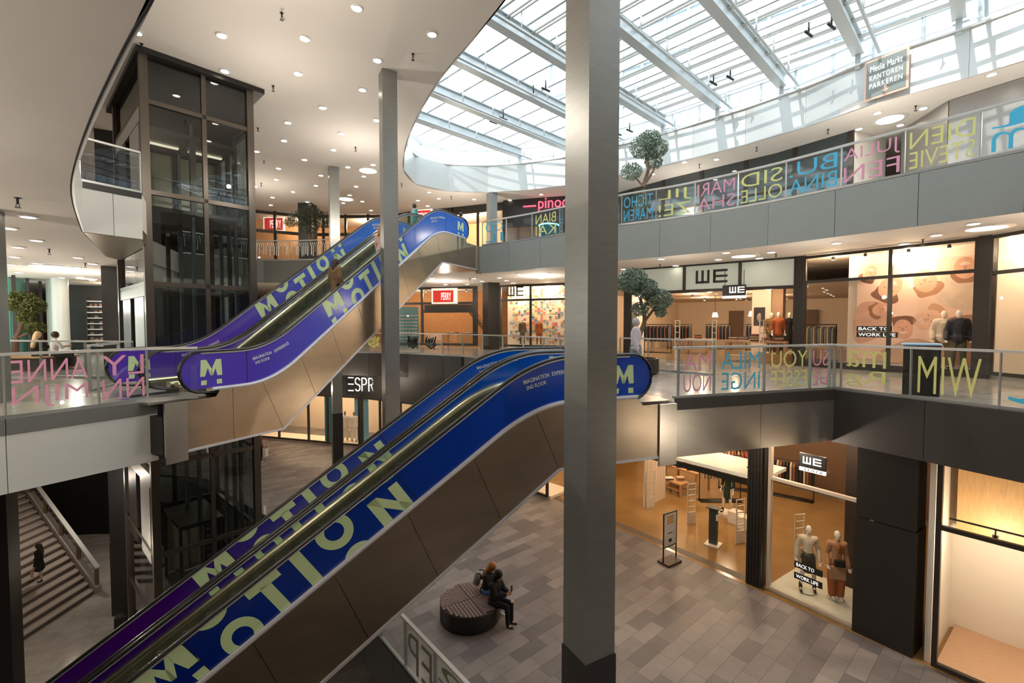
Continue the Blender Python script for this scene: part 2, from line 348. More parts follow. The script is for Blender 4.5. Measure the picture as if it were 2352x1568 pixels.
# ------------------------------------------------------------------ skylight over the opening
def inside(x, y, P):
    c = False; n = len(P)
    for i in range(n):
        (x1, y1), (x2, y2) = P[i], P[i-1]
        if (y1 > y) != (y2 > y) and x < (x2-x1)*(y-y1)/(y2-y1)+x1: c = not c
    return c
SD = (.7205, .6934); SQ = (.6934, -.7205)          # beam direction and the direction across the beams
def pq(p, q): return (SD[0]*p+SQ[0]*q, SD[1]*p+SQ[1]*q)
def span(q, P, along=True):
    ts = []
    n = len(P)
    for i in range(n):
        a, b = P[i], P[(i+1) % n]
        if along: qa, qb, pa, pb = (a[0]*SQ[0]+a[1]*SQ[1]), (b[0]*SQ[0]+b[1]*SQ[1]), (a[0]*SD[0]+a[1]*SD[1]), (b[0]*SD[0]+b[1]*SD[1])
        else: qa, qb, pa, pb = (a[0]*SD[0]+a[1]*SD[1]), (b[0]*SD[0]+b[1]*SD[1]), (a[0]*SQ[0]+a[1]*SQ[1]), (b[0]*SQ[0]+b[1]*SQ[1])
        if (qa > q) != (qb > q): ts.append(pa+(pb-pa)*(q-qa)/(qb-qa))
    ts.sort(); return [(ts[i], ts[i+1]) for i in range(0, len(ts)-1, 2)]
sk = thing('skylight', 'glazed roof with pale grey steel beams above the oval opening', 'skylight', (5, 17, ZC))
M_beam = mat('pale_beam_paint', (.50, .54, .55), .4, .2, noise=.04)
RZ = 11.97
q = -19.42
qs = []
while q < 14: qs.append(q); q += 2.635
for q in qs:
    for a, b in span(q, HOLE):
        if b-a < 1: continue
        m = MB(); P0, P1 = pq(a, q), pq(b, q)
        for dz, wd, ht in ((11.35, .34, .05), (11.81, .34, .05)): m.bar((*P0, dz), (*P1, dz), wd, ht)
        m.bar((*P0, 11.58), (*P1, 11.58), .16, .5)
        for e in (P0, P1): m.box((e[0], e[1], 11.33), (.16, .16, 1.0), radians(46))
        bm_ = m.build('roof_beam', M_beam, sk)
        m = MB(); q2 = q+.62; sp = [s for s in span(q2, HOLE) if s[1]-s[0] > 1]
        for c, d in sp[:1]:
            m.cyl((*pq(c, q2), 11.15), (*pq(d, q2), 11.15), .05, 8)
            k = c+.8
            while k < d: m.bar((*pq(k, q2), 11.15), (*pq(k, q2), 11.83), .05, .05); k += 1.75
            m.build('service_rail', M_beam, bm_)
p = 2.0
pur = MB(); n_ = 0
while p < 34:
    for a, b in span(p, HOLE, False):
        if b-a < .6: continue
        m = MB(); m.bar((*pq(p, a), RZ-.05), (*pq(p, b), RZ-.05), .09, .13); m.build('purlin', M_beam, sk)
    p += 1.21
m = MB()                                             # slatted sun blinds hanging over the right half
for p in [x*1.21+1.0 for x in range(1, 24)]:
    for a, b in span(p, HOLE, False):
        a2 = max(a, -12.0)
        if b-a2 < 1: continue
        for dq in (.06, .20): m.bar((*pq(p+dq, a2), RZ-.22), (*pq(p+dq, b), RZ-.22), .05, .05)
m.build('blind_rails', mat('cream_rail', (.50, .49, .45), .4), sk)
def scale_poly(P, d):
    cx_ = sum(x for x, y in P)/len(P); cy_ = sum(y for x, y in P)/len(P)
    return [(x+(x-cx_)/hypot(x-cx_, y-cy_)*d, y+(y-cy_)/hypot(x-cx_, y-cy_)*d) for x, y in P]
HO = scale_poly(HOLE, .25)
m = MB(); m.add([(x, y, RZ+.02) for x, y in HO], [tuple(range(len(HO)))]); m.build('roof_pane', M_sky, sk)
m = MB(); h2 = HO+[HO[0]]; PP = resample(h2, 1.35)
for a, b in zip(PP, PP[1:]): m.add([(*a, RIMZ+.05), (*b, RIMZ+.05), (*b, RZ), (*a, RZ)], [(0, 1, 2, 3)])
m.build('side_pane', M_sky, sk)
m = MB()
for a, b in zip(PP, PP[1:]):
    m.bar((*a, RIMZ), (*a, RZ), .06, .1); m.bar((*a, RZ), (*b, RZ), .14, .16); m.bar((*a, RIMZ+.35), (*b, RIMZ+.35), .05, .05)
m.build('side_mullion', M_beam, sk)
for (px_, py_) in ((5.51, 24.33), (8.26, 19.28), (10.10, 16.07), (11.93, 13.59), (0.92, 20.20), (-0.92, 22.95), (2.75, 16.98), (13.31, 11.02)):
    m = MB()
    for k in range(2):
        x, y = px_+k*.5, py_-k*.4; m.cyl((x, y, 11.83), (x, y, 11.47), .03, 8); m.cyl((x-.18, y-.1, 11.47), (x+.18, y+.1, 11.42), .045, 8)
    m.build('blind_motor', M_black, sk)
# office block seen through the roof, outside
ob = thing('office_building', 'pale glazed office block standing outside beyond the roof glass', 'building', (22, 30, ZC+.3))
M_ob = mat('office_frame', (.60, .64, .66), .5); M_og = mat('office_window_pane', (.35, .46, .52), .12)
def wallrun(a, b, z0, z1, nx, nz):
    dx, dy = b[0]-a[0], b[1]-a[1]; L = hypot(dx, dy); dx /= L; dy /= L
    m = MB(); m.add([(a[0], a[1], z0), (b[0], b[1], z0), (b[0], b[1], z1), (a[0], a[1], z1)], [(0, 1, 2, 3)]); m.build('window_band', M_og, ob)
    f = MB()
    for i in range(nx+1):
        x, y = a[0]+dx*L*i/nx, a[1]+dy*L*i/nx; f.box((x, y, (z0+z1)/2), (.16, .3, z1-z0), atan2(dy, dx))
    for k in range(nz+1): f.bar((*a, z0+(z1-z0)*k/nz), (*b, z0+(z1-z0)*k/nz), .3, .5)
    f.build('frame', M_ob, ob)
wallrun((3, 37), (34, 12), ZC+.3, 22, 26, 5)
wallrun((34, 12), (34, -10), ZC+.3, 22, 14, 5)
# ------------------------------------------------------------------ escalators
CA, SA = 1/sqrt(1.49), .7/sqrt(1.49)
def Sm(x, L=.75): return 0 if x < -L else ((x+L)**2/(4*L) if x < L else x)
def cur(t, A, lo, hi, L=.75): return lo+.7*Sm(t-(lo-A)/.7, L)-.7*Sm(t-(hi-A)/.7, L)
def hard(t, A, lo, hi): return max(lo, min(hi, A+.7*t))
def clip(poly, f):
    out = []; n = len(poly)
    for i in range(n):
        a, b = poly[i], poly[(i+1) % n]; fa, fb = f(a), f(b)
        if fa >= 0: out.append(a)
        if (fa >= 0) != (fb >= 0):
            k = fa/(fa-fb); out.append((a[0]+(b[0]-a[0])*k, a[1]+(b[1]-a[1])*k))
    return out
def grad(name, c1, c2, x1, x2, rough=.16):
    m = bpy.data.materials.new(name); m.use_nodes = True; n = m.node_tree.nodes; l = m.node_tree.links; b = n['Principled BSDF']
    tc = n.new('ShaderNodeTexCoord'); sx = n.new('ShaderNodeSeparateXYZ'); mr = n.new('ShaderNodeMapRange'); mx = n.new('ShaderNodeMix'); mx.data_type = 'RGBA'
    l.new(tc.outputs['Object'], sx.inputs[0]); l.new(sx.outputs[0], mr.inputs[0]); mr.inputs[1].default_value = x1; mr.inputs[2].default_value = x2
    l.new(mr.outputs[0], mx.inputs[0]); mx.inputs[6].default_value = (*c1, 1); mx.inputs[7].default_value = (*c2, 1); l.new(mx.outputs[2], b.inputs['Base Color'])
    b.inputs['Roughness'].default_value = rough; b.inputs['Specular IOR Level'].default_value = .6; return m
M_lime = mat('lime_print', (.60, .77, .42), .3)
M_limew = mat('pale_print', (.70, .78, .74), .3)
M_step = mat('escalator_step', (.10, .11, .11), .45, .5, noise=.2, nscale=20)
M_strip = mat('pale_edge_strip', (.62, .62, .66), .35, .3)
def ring(cx_, cy_, ro, ri, n=28):
    return [[(cx_+r*cos(t), cy_+r*sin(t)) for r, t in ((ri, 2*pi*k/n), (ro, 2*pi*k/n), (ro, 2*pi*(k+1)/n), (ri, 2*pi*(k+1)/n))] for k in range(n)]
def artwork():
    P = []
    P += [[(3.02, .24), (3.18, .24), (3.28, .49), (3.23, .70), (3.05, .70)], [(3.60, .24), (3.77, .24), (3.74, .70), (3.56, .70), (3.53, .47)],
          [(3.23, .70), (3.28, .46), (3.36, .25), (3.43, .25), (3.43, .43), (3.40, .45)], [(3.56, .70), (3.40, .42), (3.36, .25), (3.44, .25), (3.54, .46)],
          [(3.04, 0), (3.22, 0), (3.24, .13), (3.05, .13)], [(3.58, 0), (3.76, 0), (3.75, .13), (3.57, .13)]]
    P += ring(4.33, .10, .285, .145)+ring(4.22, .78, .29, .15)
    P += [[(4.70, .47), (5.22, .47), (5.22, .62), (4.70, .62)], [(4.88, 0), (5.05, 0), (5.05, .5), (4.88, .5)]]
    P += [[(5.42, 0), (5.60, 0), (5.60, .8), (5.42, .8)]]
    P += ring(6.13, .475, .285, .145)+ring(6.2, -.19, .29, .145)
    P += [[(6.72, 0), (6.89, 0), (6.89, .48), (6.72, .48)], [(7.12, 0), (7.29, 0), (7.29, .48), (7.12, .48)], [(6.72, .48), (6.90, .48), (7.29, 0), (7.11, 0)],
          [(6.72, .58), (6.89, .58), (6.89, .68), (6.72, .68)], [(7.14, .58), (7.30, .58), (7.30, .68), (7.14, .68)]]
    return P
def logo(w=.46, hh=.36):                     # M above two blocks, centred
    s = w/.72; P = [[(x-3.395, y-.47) for x, y in q] for q in artwork()[:6]]
    return [[(x*s, y*hh/.46) for x, y in q] for q in P]
def machine(root_args, E, y0, face_near, tL, tH, panelmats, art_off, show_logo_lo, n_lab, group):
    P, th = E['P'], E['th']
    s_, c_ = sin(th), cos(th)
    t = thing('escalator', n_lab, 'escalator', (P[0]-c_*y0, P[1]+s_*y0, E['lo']), pi/2-th, group)
    zb = E['lo']
    W = lambda a, y, z: (a, y, z-zb)
    Hh = lambda a: cur(a, E['Ah'], E['lo']+.99, E['hi']+.99)
    Sk = lambda a: cur(a, E['As'], E['lo']+.18, E['hi']+.18)
    Bt = lambda a: hard(a, E['Ab'], E['lo']-1.1, E['hi']-1.1)
    St = lambda a: cur(a, E['As']-.30, E['lo'], E['hi'], .5)
    N = int((tH-tL)/.12); R = .41
    ts = [tL+(tH-tL)*i/N for i in range(N+1)]
    # finer sampling at both rounded ends
    ts = sorted(set([round(x, 4) for x in ts]+[tL+R*(1-cos(k*pi/2/8)) for k in range(9)]+[tH-R*(1-cos(k*pi/2/8)) for k in range(9)]))
    def edge(a):
        up, dn = Hh(a)-.035, Sk(a)
        if a < tL+R:
            k = sqrt(max(0, R*R-(tL+R-a)**2)); zc = E['lo']+.955-R; up = min(up, zc+k); dn = max(dn, zc-k)
        if a > tH-R:
            k = sqrt(max(0, R*R-(a-tH+R)**2)); zc = E['hi']+.955-R; up = min(up, zc+k); dn = max(dn, zc-k)
        return up, max(min(dn, up), -99)
    def printed(pan, yp):
        m = MB(); Fr = Matrix(((CA, -SA, 0, 0), (0, 0, -1, yp-.0125), (SA, CA, 0, E['As']-zb), (0, 0, 0, 1)))
        wmax = E['wb']
        for q in artwork():
            q = [(x+art_off, y) for x, y in q]
            q = clip(clip(q, lambda p: p[1]-.012), lambda p: wmax-p[1])
            if len(q) > 2: m.flat(q, Fr, .003)
        for cx_, cz in ((tL+.62, E['lo']+.62), (tH-.62, E['hi']+.60)):
            F2 = Matrix(((1, 0, 0, cx_), (0, 0, -1, yp-.0125), (0, 1, 0, cz-zb), (0, 0, 0, 1)))
            for q in logo(): m.flat(q, F2, .003)
        Rt(t, m).build('printed_letters', M_lime, pan)
        m = MB()
        for ta, zz, rot in ((E['klo']-.05, None, .12), (E['khi']+.05, None, .12)):
            for line, dz, ww, sz in (('IMAGINATION', .12, .52, .075), ('2ND FLOOR', 0, .40, .07)):
                z = (Hh(ta)+Sk(ta))/2+dz; sl = (Hh(ta+.1)-Hh(ta-.1))/.2*.75
                text(m, line, (ta-.1, yp-.0155, z-zb), (1, 0, sl), (-sl, 0, 1), w=ww, hgt=sz, bold=.006)
            z2 = (Hh(ta+.42)+Sk(ta+.42))/2+.13; sl = (Hh(ta+.52)-Hh(ta+.32))/.2*.9
            text(m, 'EXPERIENCE', (ta+.44, yp-.0155, z2-zb), (1, 0, sl), (-sl, 0, 1), w=.46, hgt=.075, bold=.006)
        Rt(t, m).build('printed_caption', M_limew, pan)
        m = MB()
        for aa in (E['klo']-.55, E['khi']+.75):
            m.bar(W(aa, yp-.014, Sk(aa)), W(aa, yp-.014, Hh(aa)-.05), .004, .012, up=(1, 0, 0))
        for aa in [art_off+7.36-3.6*k for k in range(0, 5)]:
            a0 = aa*CA; 
            if E['klo'] < a0 < E['khi']: m.bar(W(a0, yp-.014, E['As']+aa*SA), W(a0-wmax*SA, yp-.014, E['As']+aa*SA+wmax*CA), .004, .012, up=(1, 0, 0))
        Rt(t, m).build('panel_joint', M_seam, pan)
    for j, yp in enumerate((.05, 1.38)):
        m = MB(); vs = []; 
        for a in ts:
            up, dn = edge(a); vs += [W(a, yp-.012, dn), W(a, yp-.012, up), W(a, yp+.012, dn), W(a, yp+.012, up)]
        fs = []
        for i in range(len(ts)-1):
            o = 4*i; fs += [(o, o+4, o+5, o+1), (o+2, o+3, o+7, o+6), (o+1, o+5, o+7, o+3), (o, o+2, o+6, o+4)]
        m.add(vs, fs); pan = Rt(t, m).build('balustrade_panel', panelmats[j], t, smooth=False)
        # printed lettering and its joints
        if panelmats[j] is not M_g: printed(pan, yp)
        # handrail
        path = [W(a, yp, Hh(a)) for a in ts if tL+R <= a <= tH-R]
        lo = [W(tL+R-(R+.035)*sin(k), yp, E['lo']+.955-R+(R+.035)*cos(k)) for k in [pi*i/12 for i in range(13)]][::-1]
        hi = [W(tH-R+(R+.035)*sin(k), yp, E['hi']+.955-R+(R+.035)*cos(k)) for k in [pi*i/12 for i in range(13)]]
        lo = [W(tL+R+.55, yp, E['lo']+.04)]+lo; hi = hi+[W(tH-R-.5, yp, E['hi']+.06)]
        m = MB(); m.tube(lo+path+hi, .045, 10, sc=(1, .62)); Rt(t, m).build('handrail', M_rubber, t)
        m = MB(); m.tube(lo[1:]+path+hi[:-1], .034, 8, sc=(1, .9)); 
        # metal guide just below the rubber
        m2 = MB(); m2.tube([(p[0], p[1], p[2]-.045) for p in path], .02, 6, sc=(1.3, 1)); Rt(t, m2).build('handrail_guide', M_rail, t)
        for tn, z in ((tL+R+.62, E['lo']), (tH-R-.55, E['hi'])): Rt(t, MB().box(W(tn, yp, z+.09), (.42, .14, .2))).build('handrail_inlet', M_black, t)
    # inner decks and skirt boards
    for ys, yd in ((.23, .13), (1.22, 1.30)):
        m = MB()
        m.tube([W(a, yd, Sk(a)-.02) for a in ts if tL+.5 <= a <= tH-.4], .10, 12, sc=(1, .75)); Rt(t, m).build('inner_deck', M_chrome, t)
        m = MB(); vs = []; tt = [a for a in ts if tL+.5 <= a <= tH-.4]
        for a in tt: vs += [W(a, ys-.008, St(a)-.12), W(a, ys-.008, Sk(a)), W(a, ys+.008, St(a)-.12), W(a, ys+.008, Sk(a))]
        fs = []
        for i in range(len(tt)-1):
            o = 4*i; fs += [(o, o+4, o+5, o+1), (o+2, o+3, o+7, o+6), (o+1, o+5, o+7, o+3)]
        m.add(vs, fs); Rt(t, m).build('skirt_board', M_chrome, t, smooth=False)
    # steps
    a = E['klo']-1.1; st0 = None
    while a < E['khi']+1.2:
        z = St(a)
        m = MB(); m.box(W(a, .725, z-.13), (.398, .96, .26))
        for k in range(0, 24): m.box(W(a, .265+k*.04, z+.006), (.39, .012, .012))
        for yy in (.255, 1.195): m.box(W(a, yy, z+.008), (.39, .03, .014))
        if st0 is None:
            st0 = Rt(t, m).build('step', M_step, t); a0, z0 = a, z
        else:
            o = st0.copy(); COL.objects.link(o); o.parent = t; o.location = (a-a0, 0, z-z0)
        a += .4
    for a, z in ((tL+.2, E['lo']), (tH-.1, E['hi'])): Rt(t, MB().box(W(a, .725, z-.02), (1.5, 1.1, .05))).build('comb_plate', M_steel, t)
    # truss box and cladding
    cl, ch = E['cl'], E['ch']
    tb = sorted(set([cl+(ch-cl)*i/60 for i in range(61)]+[(E['lo']-1.1-E['Ab'])/.7, (E['hi']-1.1-E['Ab'])/.7]))
    top = [(a, (St(a)-.3)) for a in tb]; bot = [(a, Bt(a)+.02) for a in tb]
    ya, yb = (0.02, 1.47)
    m = MB(); vs = []
    for (a, zt), (_, z2) in zip(top, bot): vs += [W(a, ya, z2), W(a, ya, zt), W(a, yb, z2), W(a, yb, zt)]
    fs = [(0, 1, 3, 2)]
    for i in range(len(tb)-1):
        o = 4*i; fs += [(o, o+4, o+5, o+1), (o+2, o+3, o+7, o+6), (o+1, o+5, o+7, o+3), (o, o+2, o+6, o+4)]
    o = 4*(len(tb)-1); fs += [(o, o+2, o+3, o+1)]; m.add(vs, fs); Rt(t, m).build('truss', M_black, t, smooth=False)
    m = MB(); m.tube([W(a, .0 if face_near else 1.45, Sk(a)-.03) for a in ts if tL+.6 <= a <= tH-.3], .05, 8, sc=(.9, .9)); Rt(t, m).build('outer_deck', M_strip, t)
    yc = -.03 if face_near else 1.48
    outline = [(a, Sk(a)-.06 if tL+.75 < a < tH-.3 else (E['lo'] if a < 0.5*(tL+tH) else E['hi'])-.02) for a in [cl+(ch-cl)*i/150 for i in range(151)]]
    outline += [(a, Bt(a)) for a in tb[::-1]]
    Fr = Matrix(((1, 0, 0, 0), (0, 0, -1, yc+.012), (0, 1, 0, -zb), (0, 0, 0, 1)))
    kl, kh = (E['lo']-1.1-E['Ab'])/.7, (E['hi']-1.1-E['Ab'])/.7
    lines = []      # seams as (point, direction) running up
    for a in (cl+.42, kl-1.3): 
        if cl < a < kl-.3: lines.append(((a, 0), (0, 1)))
    n = max(2, round((kh-kl)/CA/1.35))
    for i in range(n+1):
        a = kl+(kh-kl)*i/n; lines.append(((a, E['Ab']+.7*a), (-SA*.62, CA)))
    for a in (kh+1.15, ch-.42): lines.append(((a, 0), (0, 1)))
    def side(L, g):
        (x0, y0_), (dx, dy) = L
        return lambda p: (p[0]-x0)*dy-(p[1]-y0_)*dx-g      # positive to the right
    segs = [None]+lines+[None]
    for i in range(len(segs)-1):
        q = outline
        if segs[i]: q = clip(q, side(segs[i], .004))
        if segs[i+1]:
            f = side(segs[i+1], 0); q = clip(q, lambda p: -f(p)-.004)
        if len(q) > 2:
            m = MB(); m.flat(q, Fr, .02); Rt(t, m).build('cladding_panel', M_clad, t, smooth=False)
    m = MB()
    for (a, za), (b, zb2) in zip(bot, bot[1:]):
        m.bar(W(a, yc-.012, za-.0), W(b, yc-.012, zb2-.0), .03, .05)
    Rt(t, m).build('lower_edge_strip', M_strip, t)
    m = MB()
    for (a, za), (b, zb2) in zip(bot, bot[1:]): m.add([W(a, ya-.02, za-.02), W(b, ya-.02, zb2-.02), W(b, yb, zb2-.02), W(a, yb, za-.02)], [(0, 3, 2, 1)])
    Rt(t, m).build('soffit', M_clad, t, smooth=False)
    for a0, a1, z in ((cl, cl+.42, E['lo']), (ch-.42, ch, E['hi'])):
        m = MB(); m.box(W((a0+a1)/2, yc-.02, z-.64), (a1-a0, .05, 1.24)); Rt(t, m).build('end_cover', M_steel if face_near else M_clad, t)
    return t
E1 = dict(P=(-6.167, 10.978), th=.44, Ah=.732, As=-.167, Ab=-1.623, lo=L1, hi=L2, klo=.4, khi=7.6, cl=-1.98, ch=11.08, wb=.70)
E2 = dict(P=(2.362, 8.944), th=1.202, Ah=2.396, As=1.618, Ab=.03, lo=LB, hi=L1, klo=-16.5, khi=-2.0, cl=-18.9, ch=1.01, wb=.60)
gU = [grad('violet_blue_print', (.085, .05, .50), (.045, .17, .68), 0, 6.5)]
gU2 = grad('violet_blue_inner_print', (.10, .04, .46), (.06, .20, .66), 1, 7)
gL = grad('navy_blue_print', (.0, .008, .16), (.0, .05, .42), -9, -2)
gL2 = grad('purple_blue_print', (.05, .0, .17), (.0, .085, .55), -8.5, -3)
machine(None, E1, 0, True, -1.6, 10.1, (gU[0], M_g), 0, True, 'nearer upper escalator with violet to blue printed sides and a rider standing on its steps', 'escalators')
machine(None, E1, 1.5, False, -1.6, 10.1, (M_g, gU2), 0, True, 'farther upper escalator, behind the one with visible steps', 'escalators')
machine(None, E2, 0, True, -18.5, .42, (gL, M_g), -12.47, True, 'large lower escalator in front with dark blue side and huge pale green letters', 'escalators')
machine(None, E2, 1.52, False, -18.5, .42, (M_g, gL2), -12.47, True, 'lower escalator on the far side of the large front one, purple at its lower end', 'escalators')
# ------------------------------------------------------------------ ceiling lamps, plus added fill lights hung below them
def omni(par, x, y, z, P, col=(1, .90, .78), r=.07):  # point light for real lamps and for bare added fills
    l = bpy.data.lights.new('lamp_or_fill_light', 'POINT'); l.energy = P; l.color = col; l.shadow_soft_size = r
    o = bpy.data.objects.new('lamp_or_fill_light', l); COL.objects.link(o); M = RM[par.name].inverted(); o.location = M @ Vector((x, y, z)); o.parent = par; return o
def spot(par, x, y, z, P, col=(1, .86, .70), ang=110, tgt=None, r=.08, blend=.6):
    l = bpy.data.lights.new('lamp_spot', 'SPOT'); l.energy = P; l.color = col; l.spot_size = radians(ang); l.spot_blend = blend; l.shadow_soft_size = r
    o = bpy.data.objects.new('lamp_spot', l); COL.objects.link(o); M = RM[par.name].inverted(); o.location = M @ Vector((x, y, z))
    d = Vector(tgt)-Vector((x, y, z)) if tgt else Vector((0, 0, -1)); R = (RM[par.name].to_3x3().inverted() @ d).to_track_quat('-Z', 'Y'); o.rotation_euler = R.to_euler(); o.parent = par; return o
def make_lamp(x, y, z, label, group, r=.10, large=False):
    t = thing('downlight' if not large else 'ceiling_disc_light', label, 'ceiling light', (x, y, z), 0, group)
    m = MB(); m.lathe([(r*1.35, 0), (r*1.35, -.02), (r*1.02, -.035), (r*1.02, -.012)]); Rt(t, m).build('lamp_ring', M_ring, t)
    m = MB(); m.lathe([(r, -.010), (r*.99, -.016)]); Rt(t, m).build('lamp_disc', M_lampL if large else M_lamp, t)
    return t
protos = {}
def lamp_at(x, y, z, key, label, group, r=.10, large=False):
    if key not in protos: protos[key] = make_lamp(x, y, z, label, group, r, large); return protos[key]
    return dup(protos[key], (x, y, z))
def P1(sx, ox, oy, pts): return [(ox+x*sx, oy+y*sx) for x, y in pts]
top = P1(.408, 560, 0, [(637, 43), (1060, 190), (342, 215), (752, 337), (304, 412), (668, 503), (443, 604), (248, 688), (748, 675), (549, 750), (226, 789), (505, 841), (72, 850), (342, 897), (196, 946), (585, 938), (728, 925), (183, 1008), (434, 985), (675, 990), (405, 1042), (632, 1047), (277, 1077), (66, 1048), (595, 1096), (161, 1109), (358, 1135), (667, 1132), (560, 1140), (152, 1152), (235, 1198), (716, 1182), (980, 1126), (1043, 1080), (1098, 1116), (1035, 1157), (1297, 1120), (1498, 1124), (1645, 1053), (1782, 1043), (1675, 1092)])
top += P1(.408, 0, 0, [(770, 180), (1247, 197), (1265, 397)])
top_r = P1(.4048, 1400, 0, [(1115, 720), (1415, 729), (1520, 638), (1780, 612), (2168, 419), (1650, 707), (425, 917), (607, 902), (245, 985), (90, 997), (310, 1033)])
for x, y in top:
  if not inside(*at(x, y, ZC), HOLE): lamp_at(*at(x, y, ZC), ZC, 't', 'small round downlight set in the pale ceiling left of the roof opening', 'downlights in the top ceiling', .11)
for x, y in top_r:
  if not inside(*at(x, y, ZC), HOLE): lamp_at(*at(x, y, ZC), ZC, 'tr', 'small round downlight in the ceiling above the right top gallery', 'downlights above the right top gallery', .11)
left = P1(.408, 0, 0, [(158, 1215), (52, 1280), (205, 1349), (102, 1388), (85, 1443), (440, 1447), (70, 1486), (205, 1479), (430, 1503), (525, 1482), (385, 1534), (108, 1532)])+P1(.1913, 0, 600, [(740, 192), (970, 184), (1110, 225)])
for x, y in left: lamp_at(*at(x, y, 3.85), 3.85, 'l', 'small round downlight in the low ceiling at the left, beyond the curved edge', 'downlights in the left low ceiling', .12)
right = P1(.4048, 1400, 540, [(80, 190), (293, 132), (375, 170), (662, 96), (618, 135), (850, 128), (918, 94), (1288, 41), (1673, 46), (80, 213)])+P1(.4048, 1400, 0, [(2065, 1265), (1855, 1330), (2300, 1333)])
for x, y in right: lamp_at(*at(x, y, 4.12), 4.12, 'r', 'small round downlight in the ceiling in front of the right-hand shop', 'downlights in front of the right-hand shop', .12)
far = P1(.1786, 900, 620, [(512, 101), (690, 182), (722, 222), (403, 242), (1057, 103), (1160, 138), (970, 176), (1383, 95), (1473, 130), (1555, 162), (1640, 47), (2010, 37), (1928, 101)])
for x, y in far: lamp_at(*at(x, y, 4.12), 4.12, 'f', 'small round downlight in the ceiling before the red shop sign', 'downlights before the far middle shops', .12)
big = [((845.6, 391), ZC, 'ceiling left of the roof opening, nearer of two', .42), ((794.6, 456.6), ZC, 'ceiling left of the roof opening, farther of two', .42), ((2043.6, 273), ZC, 'ceiling above the right top gallery', .42),
       ((1707.6, 587), 4.12, 'ceiling above the shop entrance at the right', .40), ((2266, 522), 4.12, 'ceiling above the big poster window', .40), ((103, 610), 3.85, 'low ceiling at the far left', .45), ((199, 639), 3.85, 'low ceiling left of the lift', .40)]
BIG = []
for (x, y), z, wh, r in big:
    BIG.append(make_lamp(*at(x, y, z), z, 'large flat glowing disc light in the '+wh, 'large ceiling disc lights', r, True))
# sprinklers
def sprinkler(x, y, z):
    t = thing('sprinkler', 'tiny dark sprinkler head hanging from the ceiling', 'sprinkler', (x, y, z), 0, 'sprinkler heads')
    m = MB(); m.cyl((0, 0, 0), (0, 0, -.12), .018, 8); m.lathe([(.045, -.005), (.045, -.015)]); Rt(t, m).build('pipe', M_black, t)
    m = MB(); m.lathe([(.04, -.17), (.05, -.18)], seg=10); m.bar((-.03, 0, -.12), (-.03, 0, -.17), .008, .008); m.bar((.03, 0, -.12), (.03, 0, -.17), .008, .008); Rt(t, m).build('deflector', M_black, t); return t
sp = [(p, ZC) for p in P1(.408, 560, 0, [(213, 72), (165, 482), (952, 303), (80, 720), (113, 905), (629, 828), (98, 1030), (888, 1032), (1168, 1104)])+P1(.4048, 1400, 0, [(835, 835), (1240, 733), (1738, 600), (510, 932)])+[(325, 100), (247, 177)]]
sp += [(p, 3.85) for p in P1(.408, 0, 0, [(98, 1112), (277, 1400), (480, 1480)])]
sp += [(p, 4.12) for p in P1(.4048, 1400, 0, [(945, 1440), (1778, 1357)])+P1(.4048, 1400, 540, [(287, 165)])+P1(.1786, 900, 620, [(1005, 105), (745, 185)])]
s0 = None
for (x, y), z in sp:
    q = at(x, y, z)
    if s0 is None: s0 = sprinkler(*q, z)
    else: dup(s0, (*q, z))
# added point fills in mid-air, parented to the downlights above
root = protos['t']
for x, y, z, P in ((-5, 9, 7.0, 260), (-6.5, 20, 7.0, 200), (-3, 27, 7.0, 150), (-14, 26, 7.0, 150), (-7, 14, 6.6, 160), (-20, 12, 7.6, 240), (3, 2, 7.6, 240)): omni(root, x, y, z, P)
root = protos['tr']
for x, y, z, P in ((9, 24, 7.4, 90), (12.6, 16.5, 7.4, 100), (15.5, 12, 7.4, 120), (17, 7, 7.4, 160)): omni(root, x, y, z, P)
root = protos['l']
for x, y, z, P in ((-12, 7, 2.4, 170), (-17, 13, 2.4, 190), (-19, 20, 2.4, 170), (-25, 16, 2.4, 170), (-8, 3.5, 2.2, 150), (-5, 1, 2.2, 90)): omni(root, x, y, z, P)
root = protos['r']
for x, y, z, P in ((6.2, 17.3, 2.6, 40), (9.5, 14.4, 2.6, 40), (12, 10, 2.6, 50), (13.5, 5.5, 2.6, 60)): omni(root, x, y, z, P)
root = protos['f']
for x, y, z, P in ((-4, 27.5, 3.2, 100), (1.5, 24.5, 3.2, 110), (-11, 29, 3.2, 100)): omni(root, x, y, z, P)
# downlights below the middle gallery
k = None
for i, (x, y) in enumerate(((5.0, 10.8), (8.3, 7.2), (3.4, 13.6), (-1, 20.5), (-6, 24.5), (-11.5, 25), (7.6, 4.2), (1.6, 18.0), (-4, 27))):
    if k is None: k = make_lamp(x, y, -.96, 'small round downlight under the middle gallery', 'downlights under the middle gallery', .1)
    else: dup(k, (x, y, -.96))
for x, y, z, P in ((5.2, 11.2, -1.9, 70), (2.8, 15, -1.9, 70), (-2.5, 23, -1.9, 80), (-10, 24.2, -1.9, 110), (8.6, 5.5, -1.9, 60), (-17, 27, -1.9, 60)): omni(k, x, y, z, P, (1, .82, .62))  # added fills without a fixture, parented to the gallery downlight
k = None
for x, y in ((-18, 15), (-22, 19), (-14, 12), (-10, 7), (-24, 24)):
    if k is None: k = make_lamp(x, y, L0-.9, 'small round downlight under the ground floor slab', 'downlights above the lowest floor', .1)
    else: dup(k, (x, y, L0-.9))
for x, y, z, P in ((-13, 13.5, -5.6, 130), (-20, 20.5, -5.8, 90), (-18, 9, -6, 90)): omni(k, x, y, z, P, (1, .86, .72))  # extra mid-air fills over the lowest floor, apart from the downlights
